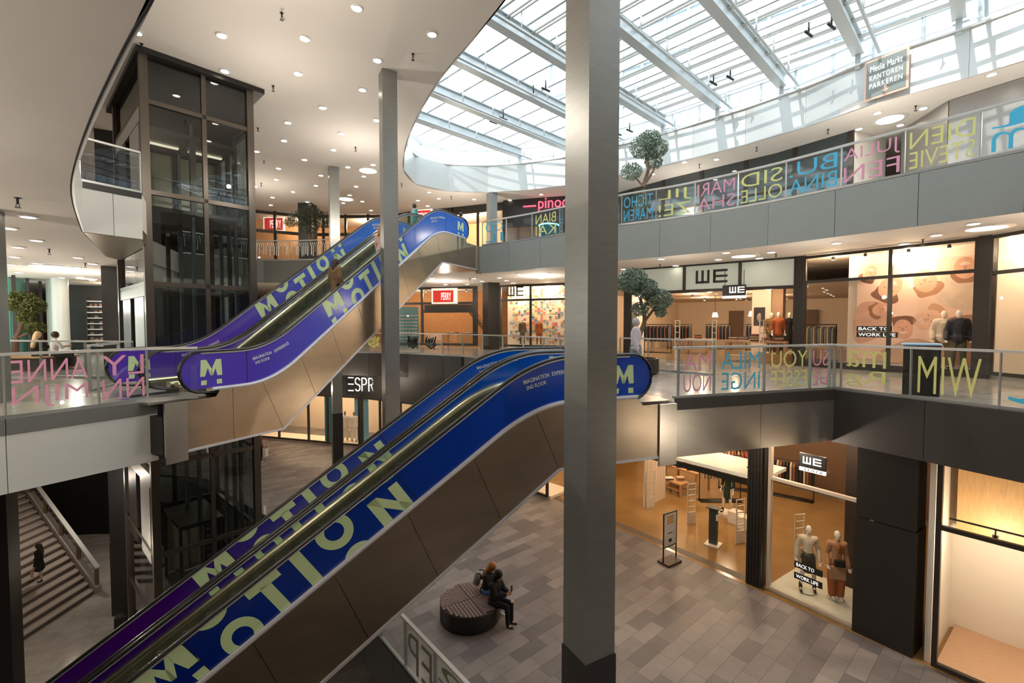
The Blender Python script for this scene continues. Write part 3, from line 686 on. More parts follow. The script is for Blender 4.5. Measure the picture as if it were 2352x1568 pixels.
# ------------------------------------------------------------------ glass railings with painted names
M_pink = mat('pink_marker', (.78, .34, .50), .6); M_cyan = mat('cyan_marker', (.06, .50, .78), .6); M_yel = mat('yellow_marker', (.74, .74, .26), .6)
M_post = mat('grey_post', (.40, .42, .41), .35, .7)
def onray(pts, x, z):
    u = (x-1176)/1058; g = lambda p: p[0]-u*(p[1]*.9993-(z-EYE)*.038)
    for i in range(len(pts)-1):
        a, b = g(pts[i]), g(pts[i+1])
        if a*b <= 0 and a != b: k = a/(a-b); return (pts[i][0]+(pts[i+1][0]-pts[i][0])*k, pts[i][1]+(pts[i+1][1]-pts[i][1])*k, i+k)
    i = 0 if abs(g(pts[0])) < abs(g(pts[-1])) else len(pts)-2; a, b = g(pts[i]), g(pts[i+1]); k = a/(a-b); return (pts[i][0]+(pts[i+1][0]-pts[i][0])*k, pts[i][1]+(pts[i+1][1]-pts[i][1])*k, i+.5)
def railing(label, pts, z, posts, names=(), h=1.1, name='glass_railing', hr=.045, glassm=None, steelm=None, bare_start=False):
    """posts: list of points on the path (x, y) in order; names: (i, colour, lines, x-range fraction)"""
    c = posts[0]; t = thing(name, label, 'railing', (c[0], c[1], z))
    m = MB()
    for a, b in zip(pts, pts[1:]): m.bar((*a, z+h-.025), (*b, z+h-.025), .075, .05)
    m.build('top_rail', steelm or M_rail, t)
    m = MB()
    for a, b in zip(pts, pts[1:]): m.bar((*a, z+.03), (*b, z+.03), .06, .06)
    m.build('base_channel', M_post, t)
    for p in posts[1 if bare_start else 0:]:
        i = min(range(len(pts)-1), key=lambda k: abs(hypot(p[0]-pts[k][0], p[1]-pts[k][1])+hypot(p[0]-pts[k+1][0], p[1]-pts[k+1][1])-hypot(pts[k+1][0]-pts[k][0], pts[k+1][1]-pts[k][1])))
        an = atan2(pts[i+1][1]-pts[i][1], pts[i+1][0]-pts[i][0])
        m = MB().box((p[0], p[1], z+h/2-.03), (.018, .07, h-.04), an); m.build('post', M_post, t)
    pans = []
    for a, b in zip(posts, posts[1:]):
        dx, dy = b[0]-a[0], b[1]-a[1]; L = hypot(dx, dy)
        m = MB(); m.add([(a[0]+dx/L*.02, a[1]+dy/L*.02, z+.05), (b[0]-dx/L*.02, b[1]-dy/L*.02, z+.05), (b[0]-dx/L*.02, b[1]-dy/L*.02, z+h-.05), (a[0]+dx/L*.02, a[1]+dy/L*.02, z+h-.05)], [(0, 1, 2, 3)])
        pans.append((m.build('glass_panel', glassm or M_g, t), Vector((*a, z)), Vector((dx/L, dy/L, 0)), L))
    for i, m_, lines, f0, f1 in names:
        pn, a, d, L = pans[i]; n = len(lines); H = .92/n; m = MB()
        nd = d.cross(Vector((0, 0, 1)))
        if nd.dot(Vector((0, 0, EYE))-a) < 0: nd = -nd
        # seen from this side the names read backwards: they were written from the gallery side
        xd = Vector((0, 0, 1)).cross(nd)
        for k, s in enumerate(lines):
            org = a+d*L*(f0+f1)/2+Vector((0, 0, .10+H*(n-1-k)+H*.46))+nd*.004
            text(m, s, org, xd, (0, 0, 1), w=L*(f1-f0)*.9, hgt=H*.84, bold=-.006, ex=.002, mirror=True)
        m.build('painted_name', m_, pn, smooth=False)
    return t
def pts_from_px(pts, z, xs): return [onray(pts, x, z+.5)[:2] for x in xs]
# top gallery, right
RR = [p for p in RIM2]; RR = RR[::-1]
ps = pts_from_px(RR, L2, [1428, 1507, 1596, 1695, 1805, 1932, 2078, 2253])+[(11.0, 8.6), (11.75, 7.4), (12.5, 5.8)]
i1 = [p for p in RR if p[1] < ps[0][1] and p[1] > 5.0]
ps = [onray(RR, 1292, L2+.5)[:2]]+ps
railing('long curved glass railing of the right top gallery covered in painted children names', [ps[0]]+[p for p in RR if p[1] < ps[0][1] and p[1] > 5.9], L2, ps,
        [(1, M_cyan, ('TICHO', 'MAREN'), .02, .95), (2, M_yel, ('JIL', 'ZE!'), .02, .95), (3, M_pink, ('MARI', 'SHA'), .02, .98), (4, M_yel, ('SID', 'OLLE'), .02, .98), (5, M_cyan, ('BU.', 'BINA'), .02, .98),
         (6, M_pink, ('JULIA', 'FEN'), .0, .98), (7, M_yel, ('DIEN', 'STEVIE'), .02, .98), (8, M_cyan, ('a', 'mım'), .05, .98)])
ps2 = pts_from_px(RR, L2, [1108, 1163, 1222, 1286])+[ps[0]]
railing('short glass railing of the top gallery between the upper escalators and the thick pillar', [ps2[0]]+[p for p in RR if ps[0][1] < p[1] < ps2[0][1]]+[ps[0]], L2, ps2,
        [(0, M_cyan, ('GD', 'IL'), .1, .9), (2, M_yel, ('BIAN', 'KAI'), .1, .9), (3, M_cyan, ('LI', 'E'), .0, .9)])
# top gallery, far left arc
FF = FAR2[::-1]
ps3 = resample([p for p in FF if p[1] > 21.9], 1.9); far2 = railing('glass railing of the far top gallery right of the lift', ps3, L2, ps3)
m = MB(); rnd = random.Random(4); M_wm = mat('white_marker', (.8, .84, .8), .6)
for (ax, ay), (bx, by) in zip(ps3, ps3[1:]):
    for k in range(16):
        f_ = (k+.5)/16; x, y = ax+(bx-ax)*f_, ay+(by-ay)*f_-.03
        if rnd.random() < .8: m.tube([(x, y, L2+.2+rnd.random()*.35), (x+.02, y, L2+.75), (x-.03, y, L2+.95)], .02, 4)
m.build('painted_doodle', M_wm, far2)
a, b = (-9.95, 12.5), (-10.6, 11.45)
railing('short glass railing on the top landing in front of the lift', [a, b], L2, [a, b])
# middle gallery, right
Q = [(3.42, 9.73), (7.83, 11.16), (9.24, 8.26), (10.6, 4.5)]
pq_ = pts_from_px(Q, 0, [1558, 1640, 1755, 1860, 1905])+[(7.83, 11.16)]+pts_from_px(Q, 0, [1932, 2092, 2297])+[(10.1, 5.9), (10.6, 4.5)]
railing('angled glass railing of the middle gallery at the right with pink, blue and yellow names', Q, 0, pq_,
        [(0, M_pink, ('MA', 'NOU'), .1, .95), (1, M_cyan, ('MILA', 'INGE'), .1, .95), (2, M_yel, ('YOU', 'ESSEF'), .1, .98), (3, M_pink, ('SU', 'DE'), .1, .95), (6, M_yel, ('ma', 'Rg'), .05, .7), (7, M_yel, ('WIM',), .05, .85), (8, M_cyan, ('a',), .02, .5)])
Q = [(3.9, 16.6), (6.2, 14.1)]; sr_ = railing('straight glass railing behind the top end of the large lower escalator', Q, 0, resample(Q, 1.1))
m = MB(); qq = Vector((6.2-3.9, 14.1-16.6, 0)).normalized(); text(m, '@windows_tothe_world', (5.55, 14.77, .26), qq, (0, 0, 1), w=1.25, hgt=.11); m.build('lettering', mat('white_marker', (.8, .84, .8), .6), [c_ for c_ in sr_.children if c_.name.startswith('glass_panel')][-1])
# middle gallery, left
Q = [(-6.68, 9.77), (-7.5, 9.44), (-8.45, 7.61), (-9.2, 6.2)]
pl = pts_from_px(Q[1:], 0, [338, 226, 10]); railing('glass railing at the left with thick pink painted names', Q, 0, [(-6.68, 9.77), pl[0], pl[1], pl[2], (-9.2, 6.2)],
        [(1, M_pink, ('LY', 'NN'), .02, .98), (2, M_pink, ('ANNE', 'MIJN'), .08, .98)], bare_start=True)
Q = [(-10.35, 12.1), (-9.85, 10.7)]
railing('low glass railing between the lift and the foot of the upper escalators', Q, 0, Q)
Q = [(-10.9, 13.2), (-13.8, 13.6), (-17.0, 14.4)]
railing('glass railing in front of the lift doors on the middle gallery', Q, 0, resample(Q, 1.5))
Q = [(2.24, 12.5), (1.9, 14.5), (.8, 18), (-2.47, 22.5), (-6.2, 25), (-11, 26), (-14.2, 25.7)]; Q = crom(Q, 4)
far_r = railing('long glass railing along the far edge of the middle gallery', Q, 0, resample(Q, 1.55))
m = MB()
M_scr = mat('black_scribble', (.012, .012, .012), .6); 
def blob_paint(x0, x1, y0, y1, mt, seed):
    rnd = random.Random(seed); pts = []
    c = onray(Q, (x0+x1)/2, .5); d = Vector((Q[int(c[2])+1][0]-Q[int(c[2])][0], Q[int(c[2])+1][1]-Q[int(c[2])][1], 0)).normalized(); W = (x1-x0)/1058*c[1]; m = MB()
    nd = d.cross(Vector((0, 0, 1))); nd = nd if nd.y < 0 else -nd
    for k in range(9):
        a = -W/2+W*k/8; z0 = .25+rnd.random()*.25; z1 = .75+rnd.random()*.2; o = Vector((c[0], c[1], 0))+nd*.03
        m.tube([o+d*a+Vector((0, 0, z0)), o+d*(a+.05)+Vector((0, 0, (z0+z1)/2)), o+d*(a-.02)+Vector((0, 0, z1))], .035, 5)
    k = .0; m.tube([o+d*(-W/2)+Vector((0, 0, .5)), o+Vector((0, 0, .3)), o+d*(W/2)+Vector((0, 0, .5))], .05, 5)
    m.build('painted_doodle', mt, far_r)
blob_paint(937, 962, 0, 0, M_scr, 1); blob_paint(975, 1006, 0, 0, M_scr, 2); blob_paint(846, 872, 0, 0, M_yel, 3)
# ground floor, around the opening
Q = [(1.65, 4.84), (-0.66, 7.64), (-3.16, 10.62), (-4.62, 12.38)]
M_olk = mat('outlined_marker', (.30, .33, .22), .6)
railing('glass railing on the ground floor beside the round bench, with outlined letters', Q, L0, resample(Q, 1.25), [(2, M_olk, ("IS'T", 'PUT'), .05, .95), (3, M_olk, ('2', 'HT'), .05, .95), (4, M_olk, ('EP',), .05, .95)], steelm=M_rail)
Q = [(-6.17, 13.76), (-8.1, 14.9), (-8.5, 15.6)]
railing('glass railing end on the ground floor right beside the lift', Q, L0, resample(Q, 1.2))
# ------------------------------------------------------------------ glass lift
lf = thing('glass_lift', 'tall glass lift tower framed in dark bronze steel, left of the escalators', 'lift', (C_[0], C_[1], LB))
def lerp(a, b, k): return (a[0]+(b[0]-a[0])*k, a[1]+(b[1]-a[1])*k)
faces = ((C_, R_), (C_, L_), (L_, B_), (R_, B_))
AR = atan2(R_[1]-C_[1], R_[0]-C_[0])
for p in (C_, R_, L_, B_, lerp(C_, R_, .53), lerp(L_, B_, .5), lerp(R_, B_, .5)):
    s = .2 if p in (C_, R_, L_, B_) else .12
    MB().box((*p, (ZC+LB)/2), (s, s, ZC-LB), AR).build('column', M_lift, lf)
for zz in (7.98, 5.4, 2.75, .05, -2.58, -5.33, -7.6):
    for a, b in faces:
        MB().bar((*a, zz), (*b, zz), .12, .13).build('crossbar', M_lift, lf)
for a, b in faces:
    for k0, k1 in ((0, .53), (.53, 1)):
        m = MB(); p, q = lerp(a, b, k0), lerp(a, b, k1)
        m.add([(*p, LB), (*q, LB), (*q, ZC), (*p, ZC)], [(0, 1, 2, 3)]); m.build('glass_wall', M_gl, lf)
cap = [(-10.50, 13.17), (-8.26, 15.68), (-12.03, 19.28), (-14.73, 17.01)]
MB().prism(cap, ZC-.16, ZC-.005).build('canopy', M_black, lf)
cq = ((C_[0]+B_[0])/2, (C_[1]+B_[1])/2); MB().prism([(cq[0]+(p[0]-cq[0])*.95, cq[1]+(p[1]-cq[1])*.95) for p in (C_, R_, B_, L_)], ZC-1.35, ZC-.17).build('machine_casing', M_black, lf)
M_door = mat('brushed_lift_door', (.50, .50, .47), .35, .6, noise=.06)
for z in (L2, L1, L0):
    for k in (.10, .56):
        p = lerp(C_, L_, k+.17); MB().box((*lerp(C_, L_, k+.17), z+1.2), (1.4, .1, 2.4), atan2(L_[1]-C_[1], L_[0]-C_[0])).build('landing_door', M_door if k < .3 else M_black, lf)
    p = lerp(C_, L_, .5); MB().box((*p, z+2.62), (4.6, .12, .42), atan2(L_[1]-C_[1], L_[0]-C_[0])).build('door_header', M_door, lf)
M_cabl = mat('cabin_light', (1, .9, .7), .5, emit=(1, .85, .6), es=.9)
for k, z in ((.27, 5.1), (.73, 5.1), (.5, -7.5)):
    cx_, cy_ = lerp(lerp(C_, R_, k), lerp(L_, B_, k), .45)
    cb = MB()
    for dz in (.05, 2.45): cb.box((cx_, cy_, z+dz), (1.25, 2.3, .12), AR)
    for sx in (-.6, .6):
        for sy in (-1.1, 1.1): cb.box((cx_+cos(AR)*sx-sin(AR)*sy, cy_+sin(AR)*sx+cos(AR)*sy, z+1.25), (.08, .08, 2.4), AR)
    c = cb.build('cabin', M_lift, lf)
    MB().box((cx_-sin(AR)*1.0, cy_+cos(AR)*1.0, z+1.3), (1.1, .06, 2.1), AR).build('cabin_back_wall', mat('cabin_wall', (.34, .30, .22), .35, .5), c)
    MB().box((cx_, cy_, z+2.36), (1.0, .16, .03), AR).build('cabin_light', M_cabl, c)
    m = MB(); m.cyl((cx_-cos(AR)*.5+sin(AR)*1.05, cy_-sin(AR)*.5-cos(AR)*1.05, z+1), (cx_+cos(AR)*.5+sin(AR)*1.05, cy_+sin(AR)*.5-cos(AR)*1.05, z+1), .025, 8); m.build('grab_rail', M_rail, c)
for k in (.06, .50, .95):
    p, q = lerp(C_, R_, k), lerp(L_, B_, k)
    for j in (.25, .6):
        x, y = lerp(p, q, j); MB().box((x, y, (ZC+LB)/2-.5), (.09, .16, ZC-LB-1), AR).build('guide_rail', mat('grey_guide', (.12, .13, .13), .4, .5), lf)
# ------------------------------------------------------------------ stairs on the lowest floor
M_tread = mat('pale_tread', (.42, .36, .31), .5, noise=.08); M_riser = mat('dark_riser', (.12, .09, .075), .6)
st = thing('staircase', 'wide stone staircase climbing to the left from the lowest floor', 'stairs', (-18.17, 19.58, LB))
D = Vector((-.897, .442, 0)); n = 26
tr = MB(); ri = MB()
for i in range(n):
    o = Vector((-18.17, 19.58, LB))+D*(.41*i); z = LB+.195*(i+1)
    a = o; b = o+D*.43; w_ = Vector((.12, -7.5, 0))
    tr.prism([(a.x, a.y), (b.x, b.y), (b.x+w_.x, b.y+w_.y), (a.x+w_.x, a.y+w_.y)], z-.05, z)
    e = D*.02
    ri.prism([(a.x+e.x, a.y+e.y), (b.x, b.y), (b.x+w_.x, b.y+w_.y), (a.x+e.x+w_.x, a.y+e.y+w_.y)], z-.195, z-.05)
tr.build('tread', M_tread, st, smooth=False); ri.build('riser', M_riser, st, smooth=False)
m = MB(); e0 = Vector((-18.05, 19.68, LB)); T = D*(.41*n)+Vector((0, 0, .195*n))
m.bar(e0+Vector((0, 0, .16)), e0+T+Vector((0, 0, .16)), .22, .34); m.build('stringer', mat('pale_stringer', (.40, .36, .33), .5), st)
m = MB(); m.bar(e0+Vector((0, 0, 1.12)), e0+T+Vector((0, 0, 1.12)), .16, .07); m.build('handrail', M_rail, st)
for k in (0.01, .16, .31, .46, .61, .76, .91):
    p = e0+T*k; MB().box((p.x, p.y, p.z+.62), (.12, .14, 1.0), .5).build('baluster', mat('bronze_post', (.20, .15, .09), .4, .7), st)
m = MB(); p, q = e0+Vector((0, 0, .3)), e0+T+Vector((0, 0, .3)); m.add([p, q, q+Vector((0, 0, .75)), p+Vector((0, 0, .75))], [(0, 1, 2, 3)]); m.build('glass_side', M_g, st)
# second, narrow flight seen through the lift
s2 = thing('staircase', 'narrow flight of pale steps seen beside and through the lift glass', 'stairs', (-14.3, 20.9, LB))
o = Vector((-15.0, 20.6, LB)); D2 = Vector((-.62, .785, 0)); wv = Vector((.785, .62, 0))*1.5
tr = MB(); ri = MB()
for i in range(26):
    a = o+D2*(.33*i); b = a+D2*.35; z = LB+.195*(i+1)
    tr.prism([(a.x, a.y), (b.x, b.y), (b.x+wv.x, b.y+wv.y), (a.x+wv.x, a.y+wv.y)], z-.05, z); ri.prism([(a.x+D2.x*.02, a.y+D2.y*.02), (b.x, b.y), (b.x+wv.x, b.y+wv.y), (a.x+wv.x, a.y+wv.y)], z-.195, z-.05)
tr.build('tread', M_tread, s2, smooth=False); ri.build('riser', M_riser, s2, smooth=False)
T2 = D2*(.33*26)+Vector((0, 0, .195*26))
for off in (Vector((0, 0, 0)), wv):
    m = MB(); m.bar(o+off+Vector((0, 0, 1.1)), o+off+T2+Vector((0, 0, 1.1)), .08, .06); m.build('handrail', M_rail, s2)
    m = MB(); m.bar(o+off+Vector((0, 0, .1)), o+off+T2+Vector((0, 0, .1)), .06, .35); m.build('stringer', M_strip, s2)
# curved black wall behind
cw = crom([(-27.5, 24.5), (-24.5, 25.2), (-21.5, 25.3), (-18.8, 24.2), (-17, 22.6)], 6)
m = MB()
for a, b in zip(cw, cw[1:]): m.add([(*a, LB), (*b, LB), (*b, L0-.9), (*a, L0-.9)], [(0, 1, 2, 3)])
o = m.build('wall_lower_back', mat('black_wall', (.012, .011, .010), .5)); o['kind'] = 'structure'
# ------------------------------------------------------------------ shop fronts
class Front:
    def __init__(s, a, b):
        s.a = Vector((*a, 0)); s.b = Vector((*b, 0)); s.e = (s.b-s.a).normalized(); s.L = (s.b-s.a).length
        n = Vector((-s.e.y, s.e.x, 0)); s.n = n if n.dot(s.a) > 0 else -n         # n points into the shop, away from the void
        s.ang = atan2(s.e.y, s.e.x)
    def p(s, t, d=0, z=0): v = s.a+s.e*t+s.n*d; return (v.x, v.y, z)
    def x(s, px, z=0): q = onray([tuple(s.a[:2]), tuple(s.b[:2])], px, z); return (Vector((q[0], q[1], 0))-s.a).dot(s.e)
    def box(s, mb, t0, t1, d0, d1, z0, z1): return mb.box(s.p((t0+t1)/2, (d0+d1)/2, (z0+z1)/2), (abs(t1-t0), abs(d1-d0), z1-z0), s.ang)
    def quad(s, mb, t0, t1, d, z0, z1): return mb.add([s.p(t0, d, z0), s.p(t1, d, z0), s.p(t1, d, z1), s.p(t0, d, z1)], [(0, 1, 2, 3)])
    def zat(s, px, py, d=0):
        r = ray(px, py); o = Vector((0, 0, EYE)); k = (s.a+s.n*d-o).dot(s.n)/Vector((r.x, r.y, 0)).dot(s.n); return EYE+r.z*k
M_frame = mat('dark_bronze_frame', (.045, .038, .032), .4, .4)
M_boxl = mat('frosted_sign_panel', (.42, .45, .40), .4, emit=(.75, .78, .62), es=.12)
M_cream = mat('cream_window_wall', (.86, .74, .60), .7)
M_sign = mat('black_sign', (.015, .014, .013), .35)
M_wtxt = mat('white_lettering', (.9, .9, .88), .4, emit=(1, 1, .95), es=.5)
WN = [0]
def window(F, t0, t1, z0, z1, muls=(), trans=(), fw=.07, m=M_frame, gl=None, label=None):
    WN[0] += 1; mb = MB()
    for t in (t0, t1, *muls): F.box(mb, t-fw/2, t+fw/2, -.06, .06, z0, z1)
    for z in (z0+fw/2, z1-fw/2, *trans): F.box(mb, t0, t1, -.05, .05, z-fw/2, z+fw/2)
    o = mb.build('window_%d' % WN[0], m); o['kind'] = 'structure'
    g = MB(); ts = sorted([t0, t1, *muls])
    for a, b in zip(ts, ts[1:]): F.quad(g, a, b, 0, z0, z1)
    g.build('pane', gl or M_gs, o); return o
def weblock(mb, F, tc, zc, w, h, d, fill=.18):
    s = w/2.25; bw = s*.17
    # W as three bars on a base, E as three bars on a spine
    x0 = tc-w/2
    for k in (0, .5, 1): F.box(mb, x0+k*(s-bw), x0+k*(s-bw)+bw, d-.012, d, zc-h/2, zc+h/2)
    F.box(mb, x0, x0+s, d-.012, d, zc-h/2, zc-h/2+bw*1.1)
    x1 = tc+w/2-s
    for k in (0, .5, 1): F.box(mb, x1, x1+s, d-.012, d, zc-h/2+k*(h-bw), zc-h/2+k*(h-bw)+bw)
    F.box(mb, x1, x1+bw*1.1, d-.012, d, zc-h/2, zc+h/2)
def wallq(F, t0, t1, d, z0, z1, m, th=.1):
    WN.append(0); mb = MB(); F.box(mb, t0, t1, d, d+th, z0, z1); o = mb.build('wall_shop_%d' % len(WN), m); o['kind'] = 'structure'; return o
def sidew(F, t, d0, d1, z0, z1, m): return wallq(F, t-.05, t+.05, d0, z0, z1, m, d1-d0)
shoplamp = [None]
def shop_spot(x, y, z, P, label='small bright spotlight on the ceiling of a lit shop', tgt=None, grp='spotlights inside the shops', light=True, ang=120):
    t = thing('shop_spotlight', label, 'spotlight', (x, y, z), 0, grp)
    m = MB(); m.cyl((0, 0, 0), (0, 0, -.05), .02, 8); m.lathe([(.05, -.05), (.05, -.16)]); Rt(t, m).build('housing', M_black, t)
    m = MB(); m.lathe([(.04, -.162), (.045, -.17)]); Rt(t, m).build('lens', M_lamp, t)
    if light: omni(t, x, y, z-.35, P, (1, .74, .48), .12)
    return t
def spots(F, ts, d, z, P, every=2, **k):
    for i, t in enumerate(ts): shop_spot(*F.p(t, d, z), P, light=(i % every == 0), **k)
# ---------------- middle gallery, right
F1 = Front(at(1440, 619, 4.12), at(1845, 588, 4.12)); F2 = Front(at(1845, 588, 4.12), at(2275, 540, 4.12)); F3 = Front(at(2275, 540, 4.12), at(2470, 505, 4.12))
t_ = [F1.x(v, 3.5) for v in (1475, 1572, 1700, 1828)]
zt = F1.zat(1700, 660)
m = MB()
F1.box(m, 0, F1.L, -.05, .1, zt-.12, zt); 
for v in (t_[0]-.1, *t_[1:3], F1.L-.1): F1.box(m, v-.06, v+.06, -.06, .1, zt, CE)
F1.box(m, 0, F1.L, -.05, .1, CE-.07, CE); trim(m, M_frame)
m = MB(); F1.box(m, t_[0], F1.L-.2, 0, .05, zt, CE-.06); sgn = m.build('frosted_sign', M_boxl); tag(sgn, 'long frosted sign band above the shop entrance at the right with large dark WE', 'shop sign'); RM[sgn.name] = Matrix.Identity(4)
m = MB(); weblock(m, F1, F1.x(1634, 3.6), (zt+CE)/2-.02, F1.x(1671, 3.6)-F1.x(1598, 3.6), (CE-zt)*.52, -.01); m.build('sign_letters', M_sign, sgn)
m = MB(); F1.box(m, F1.L-.28, F1.L+.1, -.1, .5, 0, CE); F1.box(m, -.1, .3, -.1, .5, 0, CE)
for k in range(5): F1.box(m, F1.L-.27+k*.075, F1.L-.24+k*.075, -.13, -.1, 0, CE)
trim(m, M_frame)
t = thing('hanging_sign', 'small dark WE sign hanging over the entrance of the right-hand shop', 'sign', F1.p(F1.x(1693, 3), -.5, 2.9), F1.ang)
m = MB(); m.box((0, 0, .02), (.86, .06, .42)); Rt(t, m).build('board', M_sign, t)
m = MB(); m.box((0, 0, -.25), (.86, .05, .1)); Rt(t, m).build('white_footer', M_wtxt, t)
F1b = Front(F1.p(0, -.5)[:2], F1.p(F1.L, -.5)[:2]); m = MB(); weblock(m, F1b, F1b.x(1693, 3), 2.93, .55, .24, -.035); m.build('letters', M_wtxt, t)
m = MB(); m.bar((-.35, 0, .23), (-.35, 0, .8), .02, .02); m.bar((.35, 0, .23), (.35, 0, .8), .02, .02); Rt(t, m).build('hanger', M_black, t)
zt2 = F2.zat(1900, 645)
window(F2, 0.05, F2.L-.25, .12, CE-.02, muls=(F2.x(2043, 2),), trans=(zt2,), fw=.10)
m = MB(); F2.box(m, F2.L-.22, F2.L+.05, -.1, .3, 0, CE); F2.box(m, 0, F2.L, -.06, .1, 0, .12); trim(m, M_frame)
window(F3, .1, F3.L, .12, CE-.02, trans=(zt2-.1,), fw=.10)
m = MB(); F2.box(m, 0, F2.L, .1, 1.3, .0, .14); F3.box(m, 0, F3.L, .1, 2.5, 0, .14); trim(m, M_white)
wallq(F2, F2.x(1945, 2)-.5, F2.L, 1.5, 0, CE, M_cream); wallq(F3, -.5, F3.L, 2.6, 0, CE, M_cream); sidew(F3, .0, .2, 2.6, 0, CE, M_cream)
wallq(F1, -3.5, F1.L+6.5, 15, 0, CE, M_warm); sidew(F1, -.2, .3, 2.5, 0, CE, M_cream); sidew(F1, -2.5, 2.6, 15, 0, CE, M_warm)
m = MB().add([F1.p(-3.5, .12, 3.2), F1.p(F1.L+.2, .12, 3.2), F1.p(F1.L+6, 2.2, 3.2), F1.p(F1.L+6, 15, 3.2), F1.p(-3.5, 15, 3.2)], [(0, 1, 2, 3, 4)]); o = m.build('ceiling_shop', mat('tan_shop_ceiling', (.62, .50, .38), .7)); o['kind'] = 'structure'
sl0 = None; rnd = random.Random(12)
for k in range(34):
    d_ = 1.2+k % 9*1.5; v = .3+(k*2.37) % (F1.L+2.5); q_ = F1.p(v-(.4 if d_ < 3 else 0), d_, 3.195)
    if sl0 is None: sl0 = lamp_at(*q_, 'shopl', 'tiny bright downlight in the tan ceiling inside the middle gallery shop', 'downlights inside the middle gallery shop', .055)
    else: dup(sl0, q_)
for v, d_, w_, z_, lab in ((1.2, 14.7, .9, 1.9, 'leftmost'), (3.0, 14.7, 1.0, 2.0, 'middle'), (5.2, 14.7, 1.2, 1.9, 'rightmost')):
    m = MB(); F1.box(m, v, v+w_, d_-.1, d_, .4, z_+.6); tag(m.build('dark_wall_unit', M_warmd), lab+' dark wall unit on the back wall of the middle gallery shop', 'wall unit')
wallq(F1, F1.x(1655, 2)+.55, F1.x(1690, 2)+.75, 3.4, 0, 3.2, M_cream, .9)
wallq(F1, F1.x(1690, 2)+.76, F1.x(1712, 2)+.86, 3.5, 0, 3.2, mat('shaded_pillar_side', (.50, .32, .20), .6), .8)  # pillar's side away from the light, its shade put into the colour
m = MB(); F1.quad(m, 0, F1.L+3.5, 0, 0, 0); q = [F1.p(-.2, .05, .004), F1.p(F1.L+4, .05, .004), F1.p(F1.L+6, 15, .004), F1.p(-3, 15, .004)]
m = MB().add(q, [(0, 1, 2, 3)]); o = m.build('floor_shop_gallery', mat('tan_shop_floor', (.36, .25, .16), .2)); o['kind'] = 'structure'
spots(F1, [.8, 2, 3.2, 4.4, 5.6], 2.0, 3.19, 45); spots(F1, [1.4, 3.0, 4.6, 6.2], 5.4, 3.19, 50); spots(F1, [1, 2.8, 4.8], 9.2, 3.19, 60, every=1)
spots(F2, [.7, 1.7, 2.9, 3.9], .75, CE, 75, every=2); spots(F3, [.8, 2.0], 1.2, CE, 60, every=1)
# poster in the big window
FP = Front(F2.p(0, 1.42)[:2], F2.p(F2.L, 1.42)[:2])
pt0, pt1 = F2.x(1912, 2)+.25, F2.x(2262, 2)+.1
po = thing('poster', 'huge warm-toned photo poster of laughing people looking down, behind the window', 'poster', FP.p((pt0+pt1)/2, 0, .6))
m = MB(); FP.box(m, pt0, pt1, -.01, .01, .3, 3.75); m.build('print', mat('poster_ground', (.84, .58, .45), .6, noise=.12, nscale=.9), po)
W = pt1-pt0
def pblob(pts, name, col, d):
    m = MB(); c = crom([(pt0+W*x, .3+3.45*y) for x, y in pts], 6, True); n = len(c)
    m.add([FP.p(x, d, z) for x, z in c], [tuple(range(n))]); m.build(name, mat('poster_'+name+str(round(col[0]*100)), col, .6, noise=.25, nscale=2.5), po, smooth=False)
def face(cx_, cy_, r, ang, skin, hair, d=0):
    ca, sa = cos(ang), sin(ang); T = lambda u, v: (cx_+(u*ca-v*sa)*r*3.45/W, cy_+(u*sa+v*ca)*r)
    pblob([T(1.1*cos(a)*(1+.18*sin(3*a+cx_*20)), .75+.85*sin(a)*(1+.2*cos(2*a))) for a in [k*.52 for k in range(12)]], 'hair', hair, -.014-d)
    pblob([T(.88*cos(a), 1.12*sin(a)-.1) for a in [k*.52 for k in range(12)]], 'face', skin, -.018-d)
    pblob([T(-.38+.76*k/4, -.55-.2*sin(pi*k/4)) for k in range(5)]+[T(.3, -.42), T(-.3, -.42)], 'smile', (.80, .60, .50), -.022-d)
    for s in (-.34, .34): pblob([T(s+.15*cos(a), .12+.035*sin(a)) for a in [k*1.05 for k in range(6)]], 'eye', (.30, .14, .09), -.022-d)
    pblob([T(-.08, .05), T(.08, .05), T(.14, -.28), T(-.14, -.28)], 'nose', tuple(c*.72 for c in skin), -.021-d)
tan = (.70, .38, .26); brn = (.20, .09, .05)
pblob([(.0, .55), (.18, .60), (.30, .45), (.20, .25), (.0, .18)], 'shirt', (.62, .36, .26), -.012); pblob([(.15, .0), (.42, .22), (.62, .16), (.70, 0)], 'jacket', (.58, .38, .26), -.012)
pblob([(.60, .74), (.98, .80), (1.0, .55), (.80, .50), (.62, .58)], 'coat', (.72, .55, .42), -.012); pblob([(.66, .40), (.98, .42), (.99, .05), (.72, .02)], 'scarf', (.42, .22, .14), -.012)
pblob([(.34, .98), (.58, .99), (.55, .80), (.42, .72)], 'collar', (.82, .70, .60), -.012)
face(.26, .74, .105, 2.6, tan, brn); face(.52, .78, .10, 3.4, tan, (.45, .22, .12)); face(.20, .52, .075, 1.8, tan, (.30, .14, .07)); face(.37, .33, .085, .1, tan, brn, .004); face(.55, .42, .10, -1.2, (.78, .48, .35), (.62, .36, .20)); face(.10, .90, .07, 2.8, tan, brn); face(.78, .88, .09, 3.2, tan, (.35, .16, .08))
bt = thing('window_sticker', 'black two-line sticker on the big poster window of the middle gallery', 'sticker', F2.p(F2.x(2001, 1), -.02, 1.2), 0)
